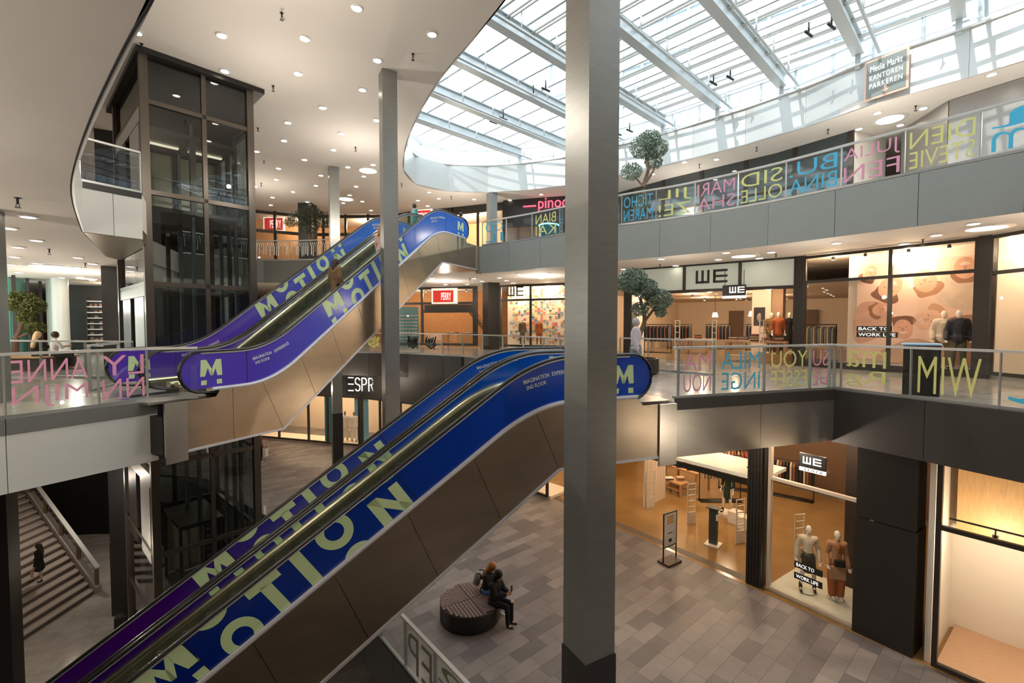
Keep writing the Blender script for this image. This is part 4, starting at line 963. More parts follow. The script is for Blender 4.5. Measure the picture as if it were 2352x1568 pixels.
for k, s in enumerate(('BACK TO', 'WORK LIFE')):
    m = MB(); w_ = (.86, 1.02)[k]; z = 1.42-.2*k; tc = F2.x(1970, 1.2)+w_/2+.03; F2.box(m, tc-w_/2-.06, tc+w_/2+.06, -.025, -.015, z-.09, z+.09); pl = m.build('strip', M_sign, bt)
    m = MB(); text(m, s, F2.p(tc, -.03, z), F2.e, (0, 0, 1), w=w_, hgt=.11, bold=.004); m.build('lettering', M_wtxt, pl)
# ---------------- ground floor, right
G1 = Front((2.20, 18.60), (6.93, 12.60)); G2 = Front((7.07, 12.44), (8.31, 10.63)); G3 = Front((8.94, 9.49), (11.67, 5.94))
Z0, Z1 = L0, -.97
t0 = G1.x(1424, -3)
m = MB().add([(*G1.p(-6, .02)[:2], L0+.004), (*G3.p(4, .02)[:2], L0+.004), (*G3.p(4, 9)[:2], L0+.004), (*G1.p(-6, 10)[:2], L0+.004)], [(0, 1, 2, 3)]); o = m.build('floor_shop_ground', M_shopf); o['kind'] = 'structure'
m = MB(); G1.box(m, -4, G1.L, -.05, .25, L0, L0+.006); o = trim(m, mat('threshold_stone', (.12, .09, .06), .5))
m = MB(); G1.box(m, t0-1, G1.L, .0, .12, L0+2.75, L0+2.9); trim(m, M_black)
m = MB(); G1.box(m, t0-1, G1.L, .0, 1.6, L0+2.95, L0+3.05); trim(m, mat('pale_soffit', (.80, .80, .70), .5))
m = MB(); G1.box(m, G1.x(1721, -3), G1.L+.06, -.12, .45, L0, Z1)
for k in range(6): G1.box(m, G1.x(1721, -3)+.04+k*.085, G1.x(1721, -3)+.07+k*.085, -.15, -.12, L0, Z1)
G1.box(m, G1.x(1721, -3)-.01, G1.L+.08, -.16, .45, L0+3.3, L0+3.33); trim(m, M_colb)
window(G2, 0.0, G2.L+.12, L0+.06, Z1, trans=(G2.zat(1860, 1120),), fw=.08, m=mat('warm_white_frame', (.62, .52, .42), .4))
m = MB(); G2.box(m, 0, G2.L+.2, -.02, 1.7, L0, L0+.14); trim(m, mat('pale_window_plinth', (.66, .66, .55), .4))
pc = at(2092, 1530, L0)
m = MB(); 
pcol = thing('pillar', 'broad black pillar between the two ground floor shop windows', 'pillar', (8.74, 10.49, L0), radians(-55))
Rt(pcol, MB().box((0, 0, 3.73), (1.1, .68, 1.86))).build('shaft', M_colb, pcol); Rt(pcol, MB().box((0, 0, 1.39), (1.13, .71, 2.78))).build('base_cladding', M_colb, pcol)
window(G3, .0, G3.L, L0+.1, Z1, muls=(2.9,), trans=(G3.zat(2140, 1205),), fw=.09)
wallq(G3, -.3, G3.L, 2.2, L0, Z1, mat('white_window_wall', (.86, .80, .70), .6)); sidew(G3, -.15, .2, 2.2, L0, Z1, mat('white_window_wall', (.86, .80, .70), .6))
m = MB(); G3.box(m, 0, G3.L, .1, 2.2, L0, L0+.1); trim(m, mat('light_parquet', (.60, .38, .24), .45, noise=.2, nscale=6, stretch=(1, 8, 1)))
m = MB(); G3.box(m, .05, G3.L, 1.5, 1.6, L0+2.6, Z1-.02); o = m.build('wood_panel', mat('knotty_pine', (.60, .38, .17), .5, noise=.25, nscale=4, stretch=(8, 8, 1))); tag(o, 'knotty pine board across the top of the white ground floor window', 'panel'); 
for t in (.75, 2.0):
    s_ = thing('track_spotlight', 'black spotlight inside the white window at lower right, %s of two' % ('left' if t < 1 else 'right'), 'spotlight', G3.p(t, .7, L0+3.0)); 
    m = MB(); x, y, z = G3.p(t, .7, L0+2.98); m.cyl((x, y, z), (x, y, z-.14), .05, 12); m.cyl((x, y, z+.12), (x, y, z), .015, 6); m.build('housing', M_black, s_); omni(s_, x, y, z-.3, 45, (1, .80, .58), .06)
m = MB(); G3.box(m, .05, G3.L, .68, .72, L0+3.09, L0+3.12); tag(m.build('lighting_track', M_black), 'black lighting track across the white ground floor window', 'track')
# shop interior walls
wallq(G1, -3, 2.6, 8.8, L0, Z1, M_warm); wallq(G1, 2.6, 12, 9.4, L0, Z1, M_warmd)
qa, qb = at(1479, 1166, L0), at(1526, 1142, L0); m = MB(); m.bar((*qa, (L0+Z1)/2), (*qb, (L0+Z1)/2), .08, Z1-L0)
for k in range(9): m.bar((qa[0]+(qb[0]-qa[0])*k/8, qa[1]+(qb[1]-qa[1])*k/8-.05, L0), (qa[0]+(qb[0]-qa[0])*k/8, qa[1]+(qb[1]-qa[1])*k/8-.05, Z1), .03, .03)
o = m.build('wall_slatted', mat('white_slatted_wall', (.80, .68, .55), .5)); o['kind'] = 'structure'
wallq(G2, G2.L*.52, G2.L+.3, 1.75, L0+.1, Z1, mat('very_dark_panel', (.03, .018, .014), .5), .06)
sidew(G2, G2.L+.3, .1, 1.8, L0+.1, Z1, mat('print_brick', (.12, .06, .05), .6))
bd = thing('backdrop', 'tall printed backdrop of a brick town house behind the two mannequins', 'backdrop', G2.p(G2.L+.1, .9, L0+.14))
m = MB(); 
for k in range(7):
    z = L0+.5+k*.52; G2.box(m, G2.L+.2, G2.L+.24, .2, 1.7, z, z+.06)
for k in range(5): G2.box(m, G2.L+.2, G2.L+.24, .25+k*.34, .31+k*.34, L0+.2, Z1-.1)
m.build('window_bars', mat('pink_print_bars', (.72, .48, .40), .6), bd)
spots(G1, [1.8, 3.2, 4.6, 6.0], 1.8, Z1, 60); spots(G1, [2.4, 4.4, 6.4], 4.6, Z1, 70, every=1); spots(G1, [0, 3, 6], 7.5, Z1, 60, every=1); spots(G2, [.4, 1.2], .6, Z1, 34, every=1)
hs = thing('hanging_sign', 'black and white WE store sign hung inside the ground floor window', 'sign', G2.p(G2.x(1873, -1.5), .12, L0+3.6))
m = MB(); tc = G2.x(1872, -1.5); zc = G2.zat(1872, 1055, .1); G2.box(m, tc-.3, tc+.3, -.14, -.08, zc-.19, zc+.16); m.build('board', M_sign, hs)
m = MB(); G2.box(m, tc-.3, tc+.3, -.14, -.08, zc-.29, zc-.19); ft = m.build('white_footer', M_wtxt, hs); m = MB(); text(m, 'store', G2.p(tc+.03, -.145, zc-.24), G2.e, (0, 0, 1), w=.42, hgt=.06, sp=1.5); m.build('lettering', M_sign, ft)
m = MB(); weblock(m, G2, tc, zc, .42, .18, -.145); m.build('letters', M_wtxt, hs)
bt = thing('window_sticker', 'black two-line sticker on the ground floor window in front of the skirted mannequin', 'sticker', G2.p(G2.x(1865, -4), -.05, L0+1.0))
for k, s in enumerate(('BACK TO', 'WORK LIFE')):
    m = MB(); w_ = (.42, .52)[k]; z = G2.zat(1830, 1292+26*k); ta = G2.x(1829, -4); G2.box(m, ta, ta+.66, -.075, -.065, z-.085, z+.08); pl = m.build('strip', M_sign, bt)
    m = MB(); text(m, s, G2.p(ta+.05+w_/2, -.08, z), G2.e, (0, 0, 1), w=w_, hgt=.09, bold=.004); m.build('lettering', M_wtxt, pl)
# ---------------- ground floor, left and behind
E0 = Front((-18.71, 29.94), (-8.91, 26.96)); E0b = Front((-8.91, 26.96), (-2.86, 23.33)); E0c = Front((-2.86, 23.33), (1.54, 18.93))
zt = E0.zat(740, 906)
window(E0, .3, E0.L-.1, L0+.12, zt, muls=[E0.x(v, -3) for v in (640, 708, 752, 825)], fw=.1)
m = MB(); E0.box(m, 0, E0.L, -.05, .2, zt, Z1); E0b.box(m, 0, E0b.L, 0, .2, zt, Z1); E0c.box(m, 0, E0c.L, 0, .2, zt, Z1); trim(m, M_dark)
window(E0b, .1, E0b.L-.1, L0+.1, zt, muls=(1.6, 3.2, 4.8), fw=.1); window(E0c, .1, E0c.L-.1, L0+.1, zt, muls=(1.4, 2.8, 4.2), fw=.08)
for F_ in (E0, E0b, E0c): wallq(F_, -.5, F_.L+.6, 3.6, L0, Z1, M_warm)
m = MB(); E0.box(m, 0, E0.L, .1, 1.5, L0, L0+.12); E0c.box(m, 0, E0c.L, .1, 1.4, L0, L0+.12); trim(m, M_cream)
es = thing('shop_sign', 'black sign with white letters ESPR on the ground floor behind the pillars', 'shop sign', E0.p(E0.L-.4, -.2, -1.7))
zc = (E0.zat(850, 860)+E0.zat(850, 908))/2; ta, tb_ = E0.x(800, -2), E0.x(985, -2)
m = MB(); E0.box(m, ta, tb_, -.2, -.05, zc-.58, zc+.58); m.build('board', M_sign, es)
m = MB(); zz = zc+.04; H_ = .76; u = ta+.16
def stroke(pts, w=.055): 
    for a, b in zip(pts, pts[1:]): m.bar(E0.p(a[0], -.215, a[1]), E0.p(b[0], -.215, b[1]), w, .02, up=tuple(E0.n)) if False else m.bar(E0.p(a[0], -.215, a[1]), E0.p(b[0], -.215, b[1]), .02, w, up=tuple(E0.e.cross(Vector((0, 0, 1)))) if False else (0, 0, 1))
def arcp(cx_, cz, rx, rz, a0, a1, n=10): return [(cx_+rx*cos(a0+(a1-a0)*k/n), cz+rz*sin(a0+(a1-a0)*k/n)) for k in range(n+1)]
def tb(pts, r=.036): m.tube([E0.p(a, -.225, b) for a, b in pts], r, 6)
for k in (-1, 0, 1): tb([(u, zz+k*H_/2), (u+.36, zz+k*H_/2)])
sx = u+.64; tb(arcp(sx, zz+H_/4, .16, H_/4, .3, 1.5*pi)+arcp(sx, zz-H_/4, .16, H_/4, .5*pi, -.85*pi)[1:])
for k, px_ in enumerate((.94, 1.40)):
    tb([(u+px_, zz-H_/2), (u+px_, zz+H_/2)]); tb([(u+px_, zz+H_/2)]+arcp(u+px_+.15, zz+H_/4, .15, H_/4, .5*pi, -.5*pi)+[(u+px_+.08, zz)])
tb([(u+1.55, zz), (u+1.72, zz-H_/2)])
m.build('letters', M_wtxt, es)
m = MB(); E0.box(m, E0.x(731, -3)+.2, E0.x(752, -3)+.25, .3, .36, L0+.15, zt-.1); tag(m.build('window_banner', mat('teal_banner', (.03, .20, .26), .4)), 'narrow teal banner hanging in the ground floor window left of the black sign', 'banner')
m = MB(); E0.box(m, E0.x(790, -3), E0.x(822, -3), 1.0, 1.06, L0+.15, zt); tag(m.build('window_backdrop', mat('light_blue_backdrop', (.16, .38, .50), .4)), 'light blue backdrop behind the white mannequins in the ground floor window', 'backdrop')
spots(E0, [3.5, 5.0, 6.6, 8.2], 1.2, Z1-.6, 80, every=1); spots(E0b, [1, 3, 5], 1.6, Z1, 60, every=2); spots(E0c, [1, 3, 4.6], 1.2, Z1, 60, every=1)
# ---------------- middle gallery, far side
P1_ = Front((-9.5, 33.0), (-2.2, 31.0)); P2_ = Front((-.75, 30.4), (3.9, 28.4))
window(P1_, .4, P1_.L-.2, .1, CE, muls=[P1_.x(v, 2) for v in (970, 1089)], trans=(3.0,), fw=.16)
window(P2_, .0, P2_.L, .1, CE, muls=(P2_.x(1219, 2),), trans=(P2_.zat(1219, 688),), fw=.13)
m = MB(); P1_.box(m, P1_.x(975, 2), P1_.x(1089, 2), -.1, .05, 2.35, 2.5); P1_.box(m, P1_.x(975, 2), P1_.x(1089, 2), -.02, .04, 2.5, 2.9); trim(m, M_frame)
wallq(P1_, -4, P1_.L+.6, 5.0, 0, CE, mat('orange_brick_wall', (.42, .20, .08), .7, noise=.3, nscale=6)); wallq(P2_, -.2, P2_.L+.5, 1.6, 0, CE, M_cream)
sg = thing('shop_sign', 'red square shop sign with white PERRY lettering above the far entrance of the middle gallery', 'shop sign', P1_.p(P1_.x(1022, 3.4), -.3, 3.4))
a_, b_ = P1_.x(1000, 3.4), P1_.x(1046, 3.4)
m = MB(); P1_.box(m, a_-.12, b_+.25, -.35, -.2, 2.95, 4.0); m.build('white_border', mat('sign_white', (.8, .75, .66), .4, emit=(1, .9, .75), es=.4), sg)
M_red = mat('sign_red', (.55, .02, .015), .4, emit=(.9, .05, .03), es=.25)
m = MB(); P1_.box(m, a_, b_, -.37, -.35, 3.05, 3.85); m.build('red_field', M_red, sg)
m = MB(); text(m, 'PERRY', P1_.p((a_+b_)/2+.22, -.38, 3.45), P1_.e, (0, 0, 1), w=.72, hgt=.5, bold=.004); m.build('lettering', M_wtxt, sg)
sg2 = thing('wall_letters', 'dark WE letters on the patterned far window of the middle gallery', 'shop sign', P2_.p(P2_.x(1185, 3.5), -.1, 3.5))
m = MB(); weblock(m, P2_, P2_.x(1185, 3.5), P2_.zat(1185, 669), P2_.x(1204, 3.5)-P2_.x(1167, 3.5), .62, -.08); m.build('letters', M_sign, sg2)
# patterned wall: coloured squares
ptn = thing('patterned_wall', 'window wall with scattered pink, blue and green squares behind the far window', 'wall pattern', P2_.p(2.2, 1.5, .2))
rnd = random.Random(3)
for nm, c in (('pink_square', (.75, .25, .22)), ('blue_square', (.22, .38, .46)), ('yellow_square', (.80, .66, .28))):
    m = MB()
    for k in range(150):
        u = round(rnd.random()*26)/26*(P2_.L+.2); v = .3+round(rnd.random()*26)*.14; P2_.box(m, u, u+.15, 1.56, 1.59, v, v+.13)
    m.build(nm, mat(nm, c, .6), ptn)['kind'] = 'stuff'
spots(P1_, [1, 2.6, 4.2, 5.8], 2.2, CE, 150, every=2); spots(P2_, [.8, 1.9, 3.0, 4.1], .8, CE, 110, every=2)
m = MB(); a_ = P1_.x(1045, 2)
for k in range(15): m.box(P1_.p(a_+.2+k*.13, 3.0, 2.5-k*.17), (.26, .9, .05), P1_.ang)
m.bar(P1_.p(a_+.1, 2.6, 2.5), P1_.p(a_+2.2, 2.6, .02), .06, .25); tag(m.build('shop_staircase', mat('dark_wood_stair', (.16, .08, .04), .5)), 'open wooden stair climbing to the left inside the far shop entrance', 'stairs')
# ---------------- top gallery shops
def skywall(pts, z0, z1, cols, name, m_):
    WN.append(0); mb = MB()
    for a, b in zip(pts, pts[1:]): mb.bar((*a, (z0+z1)/2), (*b, (z0+z1)/2), .1, z1-z0)
    o = mb.build('wall_'+name, m_); o['kind'] = 'structure'; return o
M_dg = mat('dark_glossy_shopfront', (.03, .045, .048), .06, 0, spec=.9); M_mg = mat('reflective_shopfront', (.10, .125, .13), .05, .35)
RW = [(3.30, 29.01), (6.43, 27.72), (8.54, 25.06), (12.12, 21.48), (13.77, 19.00)]
skywall(RW, L2, ZC-1.7, 0, 'right_gallery_glass', M_mg); skywall(RW, ZC-1.7, ZC, 0, 'right_gallery_band', M_dg)
m = MB()
for p in resample(RW, 2.2): m.box((*p, (L2+ZC)/2), (.14, .2, ZC-L2), .7)
for a, b in zip(RW, RW[1:]): m.bar((*a, ZC-1.7), (*b, ZC-1.7), .16, .12)
trim(m, M_frame)
RW2 = [(15.79, 18.91), (15.33, 16.43), (17.07, 13.59), (18.82, 10.56)]
skywall(RW2, L2, ZC-.02, 0, 'right_gallery_metal', mat('grey_metal_wall', (.30, .29, .28), .35, .5, noise=.1)); 
m = MB(); m.bar((13.77, 19.0, 7.24), (15.8, 19.83, 7.24), .1, 4.3); trim(m, M_white)
# far top gallery
FW = [(-19.28, 30.75), (-14.69, 33.32), (-9.18, 33.23), (-5.69, 31.95)]
m = MB()
for p in resample(FW, 1.7): m.box((*p, (L2+ZC)/2), (.16, .16, ZC-L2))
for a, b in zip(FW, FW[1:]):
    for z in (L2+2.9, ZC-.15): m.bar((*a, z), (*b, z), .14, .2)
trim(m, M_frame)
m = MB()
for a, b in zip(FW, FW[1:]): m.add([(*a, L2), (*b, L2), (*b, ZC), (*a, ZC)], [(0, 1, 2, 3)])
o = m.build('window_90', M_gs); o['kind'] = 'structure'
skywall([(a, b+4) for a, b in FW], L2, ZC, 0, 'far_gallery_back', mat('amber_shop_wall', (.34, .18, .08), .6, noise=.5, nscale=1.2))
FT = Front((-19.28, 30.75), (-14.69, 33.32)); FT2 = Front((-14.69, 33.32), (-9.18, 33.23))
for k, (Fq, px_) in enumerate(((FT2, 633), (None, 973))):
    if Fq is None: Fq = Front((-5.7, 31.5), (-2.2, 30.5))
    c = Fq.x(px_, 8.5); zc = Fq.zat(px_, 516 if k == 0 else 500)
    s_ = thing('shop_sign', 'red PERRY sign on the top gallery '+('right of the lift' if k == 0 else 'behind the top of the escalators'), 'shop sign', Fq.p(c, -.2, zc))
    m = MB(); Fq.box(m, c-.75, c+.75, -.25, -.12, zc-.5, zc+.5); m.build('white_border', MATS['sign_white'], s_)
    m = MB(); Fq.box(m, c-.65, c+.65, -.27, -.25, zc-.42, zc+.42); m.build('red_field', M_red, s_)
    m = MB(); text(m, 'PERRY', Fq.p(c+.15, -.28, zc), Fq.e, (0, 0, 1), w=.8, hgt=.55, bold=.004); m.build('lettering', M_wtxt, s_)
for x, y, P in ((-15.6, 35, 160), (-11, 35.3, 160), (-3.7, 34, 220), (-2.3, 32.6, 160)): shop_spot(x, y, ZC-.02, P)
K = Front((-5.69, 31.95), (-0.55, 29.93)); 
m = MB(); K.box(m, 0, K.L, -.05, .1, ZC-.5, ZC)
for k in range(4): K.box(m, k*K.L/3-.06, k*K.L/3+.06, -.05, .1, L2, ZC)
trim(m, M_frame); wallq(K, 0, K.L, 5, L2, ZC, mat('pale_wood_shop', (.70, .46, .26), .6, noise=.2))
KB = Front((-0.55, 29.56), (3.49, 28.46)); skywall([(-0.55, 29.56), (3.49, 28.46)], L2+2.6, ZC, 0, 'black_shop_head', mat('black_shop_head', (.02, .018, .02), .35)); skywall([(-0.55, 31.40), (3.49, 30.29)], L2, ZC, 0, 'shop_mirror', mat('taupe_shop_wall', (.34, .26, .20), .5))
ne = thing('neon_sign', 'red neon lettering on the black shop head of the far top gallery', 'neon sign', KB.p(3, -.2, 8.2))
M_neon = mat('red_neon', (.9, .05, .08), .4, emit=(1, .06, .10), es=2.2)
zc = KB.zat(1265, 467)
m = MB(); text(m, 'pinoo', KB.p(KB.x(1272, 8.6), -.15, zc-.1), KB.e, (0, 0, 1), w=1.9, hgt=.85, bold=.0); m.build('neon_letters', M_neon, ne)
m = MB(); m.bar(KB.p(KB.x(1203, 8.6), -.15, zc-.12), KB.p(KB.x(1232, 8.6), -.15, zc-.12), .03, .08); m.build('neon_bar', M_neon, ne)
cyl = thing('display_cylinder', 'dark teal cylinder with a glowing ring on top, behind the far top railing', 'display', (1.9, 24.0, L2)); 
m = MB(); m.lathe([(.5, 0), (.5, 1.55)], (1.9*1.0, 24.0, L2)); m.build('drum', mat('teal_drum', (.01, .10, .13), .3), cyl)
m = MB(); m.tube([(1.9+.5*cos(k*pi/12), 24+.5*sin(k*pi/12), L2+1.58) for k in range(25)], .035, 6); m.build('glow_ring', mat('cyan_glow', (.2, .8, .95), .4, emit=(.2, .8, 1), es=2), cyl)
for nm in ('drum', 'glow_ring'): pass
# direction sign on the rim of the roof opening
ds_a, ds_b = at(1989, 245, ZC), at(2091, 212, ZC)
DS = Front(scale_poly(HOLE, -.0) and ds_a, ds_b)
dsn = thing('direction_sign', 'grey direction sign with pinkish border on the white rim under the roof glass', 'sign', (*ds_a, ZC))
ci = -.22
m = MB(); DS.box(m, 0, DS.L, ci, ci+.03, ZC+.1, RIMZ-.05); m.build('border', mat('salmon_border', (.78, .52, .40), .5), dsn)
m = MB(); DS.box(m, .07, DS.L-.07, ci-.02, ci, ZC+.17, RIMZ-.12); m.build('board', mat('sign_grey', (.22, .25, .24), .5), dsn)
m = MB()
for s, z, wf, hh in (('Media', RIMZ-.42, .36, .22), ('Markt', RIMZ-.34, .36, .22)): text(m, s, DS.p(DS.L*(.31 if s == 'Media' else .70), ci-.025, RIMZ-.38), DS.e, (0, 0, 1), w=DS.L*.33, hgt=.22, bold=0)
text(m, 'KANTOREN', DS.p(DS.L*.5, ci-.025, RIMZ-.69), DS.e, (0, 0, 1), w=DS.L*.74, hgt=.17, bold=.004, sp=1.2); text(m, 'PARKEREN', DS.p(DS.L*.5, ci-.025, RIMZ-.97), DS.e, (0, 0, 1), w=DS.L*.74, hgt=.17, bold=.004, sp=1.2)
m.build('lettering', M_wtxt, dsn)
m = MB(); DS.box(m, DS.L*.47, DS.L*.53, ci-.03, ci-.02, RIMZ-1.20, RIMZ-1.08); m.add([DS.p(DS.L*.41, ci-.03, RIMZ-1.20), DS.p(DS.L*.59, ci-.03, RIMZ-1.20), DS.p(DS.L*.5, ci-.03, RIMZ-1.33)], [(0, 2, 1)]); m.build('arrow', MATS['salmon_border'], dsn)
# ---------------- middle gallery, far left: daylight windows and dark shelves
LW = [(-21.4, 18.6), (-25.0, 24.5)]; LF = Front(*LW)
window(LF, 0, LF.L, 0, 4.12, muls=(1.7, 3.4, 5.1), fw=.08)
dl = thing('daylight_glow_screen', 'white screen behind the left windows, glowing in place of daylight', 'curtain', (-23.5, 20.5, 0)); 
m = MB(); 
for k in range(28): LF.box(m, -.5+k*.29, -.5+k*.29+.27, 1.2+.05*(k % 2), 1.25+.05*(k % 2), .02, 4.05)
m.build('cloth', mat('daylight_glow', (.85, .9, .88), .6, emit=(.82, .95, .92), es=1.3), dl)  # strips glow to stand in for daylight through the windows
m = MB(); LF.box(m, 4.6, 6.6, .5, .56, .02, 4.0); tag(m.build('curtain', mat('teal_curtain', (.05, .34, .28), .5, noise=.3, nscale=2, stretch=(6, 6, .3))), 'teal green curtain behind the left windows beside the white columns', 'curtain')
for k, (px_, Y, r) in enumerate(((121, 24.0, .20), (141, 23.2, .33))):
    x = (px_-1176)/1058*Y; m = MB(); m.lathe([(r, 0), (r, 4.1)], (0, 0, 0)); t = thing('round_column', ('slim' if k == 0 else 'thick')+' pale round column beside the left windows', 'column', (x, Y, 0)); Rt(t, m).build('shaft', mat('pale_column', (.62, .66, .63), .35), t)
SF = Front((-23.5, 25.2), (-21.2, 26.6)); wallq(SF, -1.0, 6, 2.4, 0, 4.12, mat('charcoal_wall', (.02, .022, .022), .5))
sh = thing('display_shelf', 'tall lit display shelf with dark goods in the black shop left of the lift', 'shelf', SF.p(.8, 1.2, 0))
m = MB()
for t in (0, 1.0, 1.7, 2.7): SF.box(m, t-.03, t+.03, 1.0, 1.5, 0, 3.1)
m.build('upright', M_frame, sh)
m = MB()
for k in range(9): SF.box(m, 0, 2.7, 1.0, 1.5, .3+k*.32, .33+k*.32)
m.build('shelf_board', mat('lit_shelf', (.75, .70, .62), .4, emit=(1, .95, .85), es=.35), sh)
rnd = random.Random(9); m = MB()
for k in range(8):
    for j in range(12):
        if rnd.random() < .7: SF.box(m, .1+j*.21, .1+j*.21+.13, 1.1, 1.35, .33+k*.32, .33+k*.32+.08+rnd.random()*.12)
m.build('goods', mat('mixed_goods', (.18, .12, .10), .5, noise=.6, nscale=3), sh)['kind'] = 'stuff'
shop_spot(*SF.p(1, .2, 4.1), 60)
# ------------------------------------------------------------------ people, mannequins, trees, furniture
def vox(shapes, name, m, parent, size=.02, smooth=4):
    """one continuous surface grown from overlapping tapered limbs and ellipsoids (local coordinates of the parent)"""
    mb = MB()
    for s in shapes:
        if s[0] == 'c':
            p, r0, q, r1 = Vector(s[1]), s[2], Vector(s[3]), s[4]
            mb.tube([p, p+(q-p)*.5, q], [r0, (r0+r1)/2*(s[5] if len(s) > 5 else 1), r1], 10); mb.ell(p, (r0,)*3, 10); mb.ell(q, (r1,)*3, 10)
        elif s[0] == 'e': mb.ell(s[1], s[2], 14, M=Matrix.Rotation(s[3][0], 3, s[3][1]) if len(s) > 3 else None)
        elif s[0] == 'b': mb.box(s[1], s[2], s[3] if len(s) > 3 else 0)
    me = bpy.data.meshes.new('v'); me.from_pydata([tuple(v) for v in mb.v], [], mb.f); o = bpy.data.objects.new('v', me); COL.objects.link(o)
    r = o.modifiers.new('r', 'REMESH'); r.mode = 'VOXEL'; r.voxel_size = size; sm = o.modifiers.new('s', 'SMOOTH'); sm.iterations = smooth; sm.factor = .5
    dg = bpy.context.evaluated_depsgraph_get(); ne = bpy.data.meshes.new_from_object(o.evaluated_get(dg)); bpy.data.objects.remove(o); bpy.data.meshes.remove(me)
    ne.polygons.foreach_set('use_smooth', [True]*len(ne.polygons)); ne.materials.clear(); ne.materials.append(m); ne.name = name
    q = bpy.data.objects.new(name, ne); COL.objects.link(q); q.parent = parent; RM[q.name] = RM[parent.name]; return q
def V(*a): return Vector(a)
def pose(h=1.8, **k):
    s = h/1.8
    J = dict(pel=V(0, 0, .96), wa=V(0, 0, 1.10), ch=V(0, 0, 1.36), nk=V(0, 0, 1.53), hd=V(0, -.015, 1.67), sl=V(-.165, 0, 1.46), sr=V(.165, 0, 1.46),
             el=V(-.215, .02, 1.17), er=V(.215, .02, 1.17), wl=V(-.235, -.06, .91), wr=V(.235, -.06, .91), hl=V(-.09, 0, .93), hr=V(.09, 0, .93),
             kl=V(-.11, -.02, .50), kr=V(.11, -.02, .50), al=V(-.12, .02, .085), ar=V(.12, .02, .085))
    for n, v in k.items(): J[n] = V(*v)
    return {n: v*s for n, v in J.items()}, s
def hand(S, w, d, s, side, up=V(0, -1, 0)):
    d = d.normalized(); x = d.cross(up).normalized(); n = x.cross(d).normalized()
    c = w+d*.05*s; S.append(('c', w, .024*s, w+d*.075*s, .030*s)); S.append(('c', w+d*.03*s-x*.012*s, .022*s, w+d*.08*s-x*.018*s, .018*s)); S.append(('c', w+d*.03*s+x*.012*s, .022*s, w+d*.08*s+x*.018*s, .018*s))
    for i, (o, L) in enumerate(((-.030, .062), (-.010, .074), (.010, .070), (.030, .052))):
        b = w+d*.085*s+x*o*s; m_ = b+(d*.55+n*.25)*L*s; S.append(('c', b, .0105*s, m_, .0095*s)); S.append(('c', m_, .0095*s, m_+(d*.30+n*.38)*L*s, .008*s))
    b = w+d*.03*s+x*.028*s*side; m_ = b+(d*.6+x*.65*side+n*.3).normalized()*.04*s; S.append(('c', b, .013*s, m_, .011*s)); S.append(('c', m_, .011*s, m_+(d*.9+n*.5).normalized()*.03*s, .009*s))
def body_shapes(J, s, egg=True, fem=True, feet=True):
    S = []; w = .86 if fem else 1.0
    S += [('e', J['pel'], (.165*s*(.98 if fem else .95), .115*s, .13*s)), ('c', J['pel'], .12*s, J['wa'], .105*s*w), ('c', J['wa'], .105*s*w, J['ch'], .125*s*w)]
    S += [('c', J['sl']*.72+J['ch']*.28, .085*s*w, J['sr']*.72+J['ch']*.28, .085*s*w), ('e', J['ch'], (.155*s*w, .11*s*w, .15*s)), ('c', J['ch']*.3+J['nk']*.7, .06*s, J['nk']+V(0, 0, .03*s), .050*s)]
    hd = J['hd']; f = (J['hd']-J['nk']).normalized()
    S += [('e', hd+V(0, 0, .02*s), (.076*s, .092*s, .112*s)), ('e', hd+V(0, -.028*s, -.045*s), (.052*s, .058*s, .062*s)), ('c', J['nk'], .047*s, hd-V(0, -.015*s, .05*s), .048*s)]
    if not egg:
        F = J.get('face', V(0, -1, 0)).normalized(); x = F.cross(V(0, 0, 1)).normalized()
        S += [('c', hd+F*.082*s+V(0, 0, .015*s), .010*s, hd+F*.104*s-V(0, 0, .018*s), .014*s), ('e', hd+x*.078*s, (.014*s, .022*s, .03*s)), ('e', hd-x*.078*s, (.014*s, .022*s, .03*s)), ('e', hd+F*.085*s-V(0, 0, .055*s), (.022*s, .012*s, .009*s))]
    else: S += [('c', hd+V(0, -.088*s, .0), .010*s, hd+V(0, -.098*s, -.022*s), .012*s)]
    for a, b, c, sd_ in (('sl', 'el', 'wl', 1), ('sr', 'er', 'wr', -1)):
        S += [('c', J[a], .052*s, J[b], .040*s), ('c', J[b], .040*s, J[c], .026*s)]; hand(S, J[c], J[c]-J[b], s, sd_)
    for a, b, c in (('hl', 'kl', 'al'), ('hr', 'kr', 'ar')):
        S += [('c', J[a], .085*s, J[b], .056*s), ('c', J[b], .054*s, J[b]*.65+J[c]*.35, .056*s), ('c', J[b]*.65+J[c]*.35, .055*s, J[c], .034*s)]
        if feet:
            t = J.get('t'+c[1], V(0, -1, 0)).normalized(); S += [('c', J[c]-V(0, 0, .045*s), .036*s, J[c]+t*.13*s-V(0, 0, .055*s), .030*s), ('c', J[c], .036*s, J[c]+t*.10*s-V(0, 0, .05*s), .034*s)]
    return S
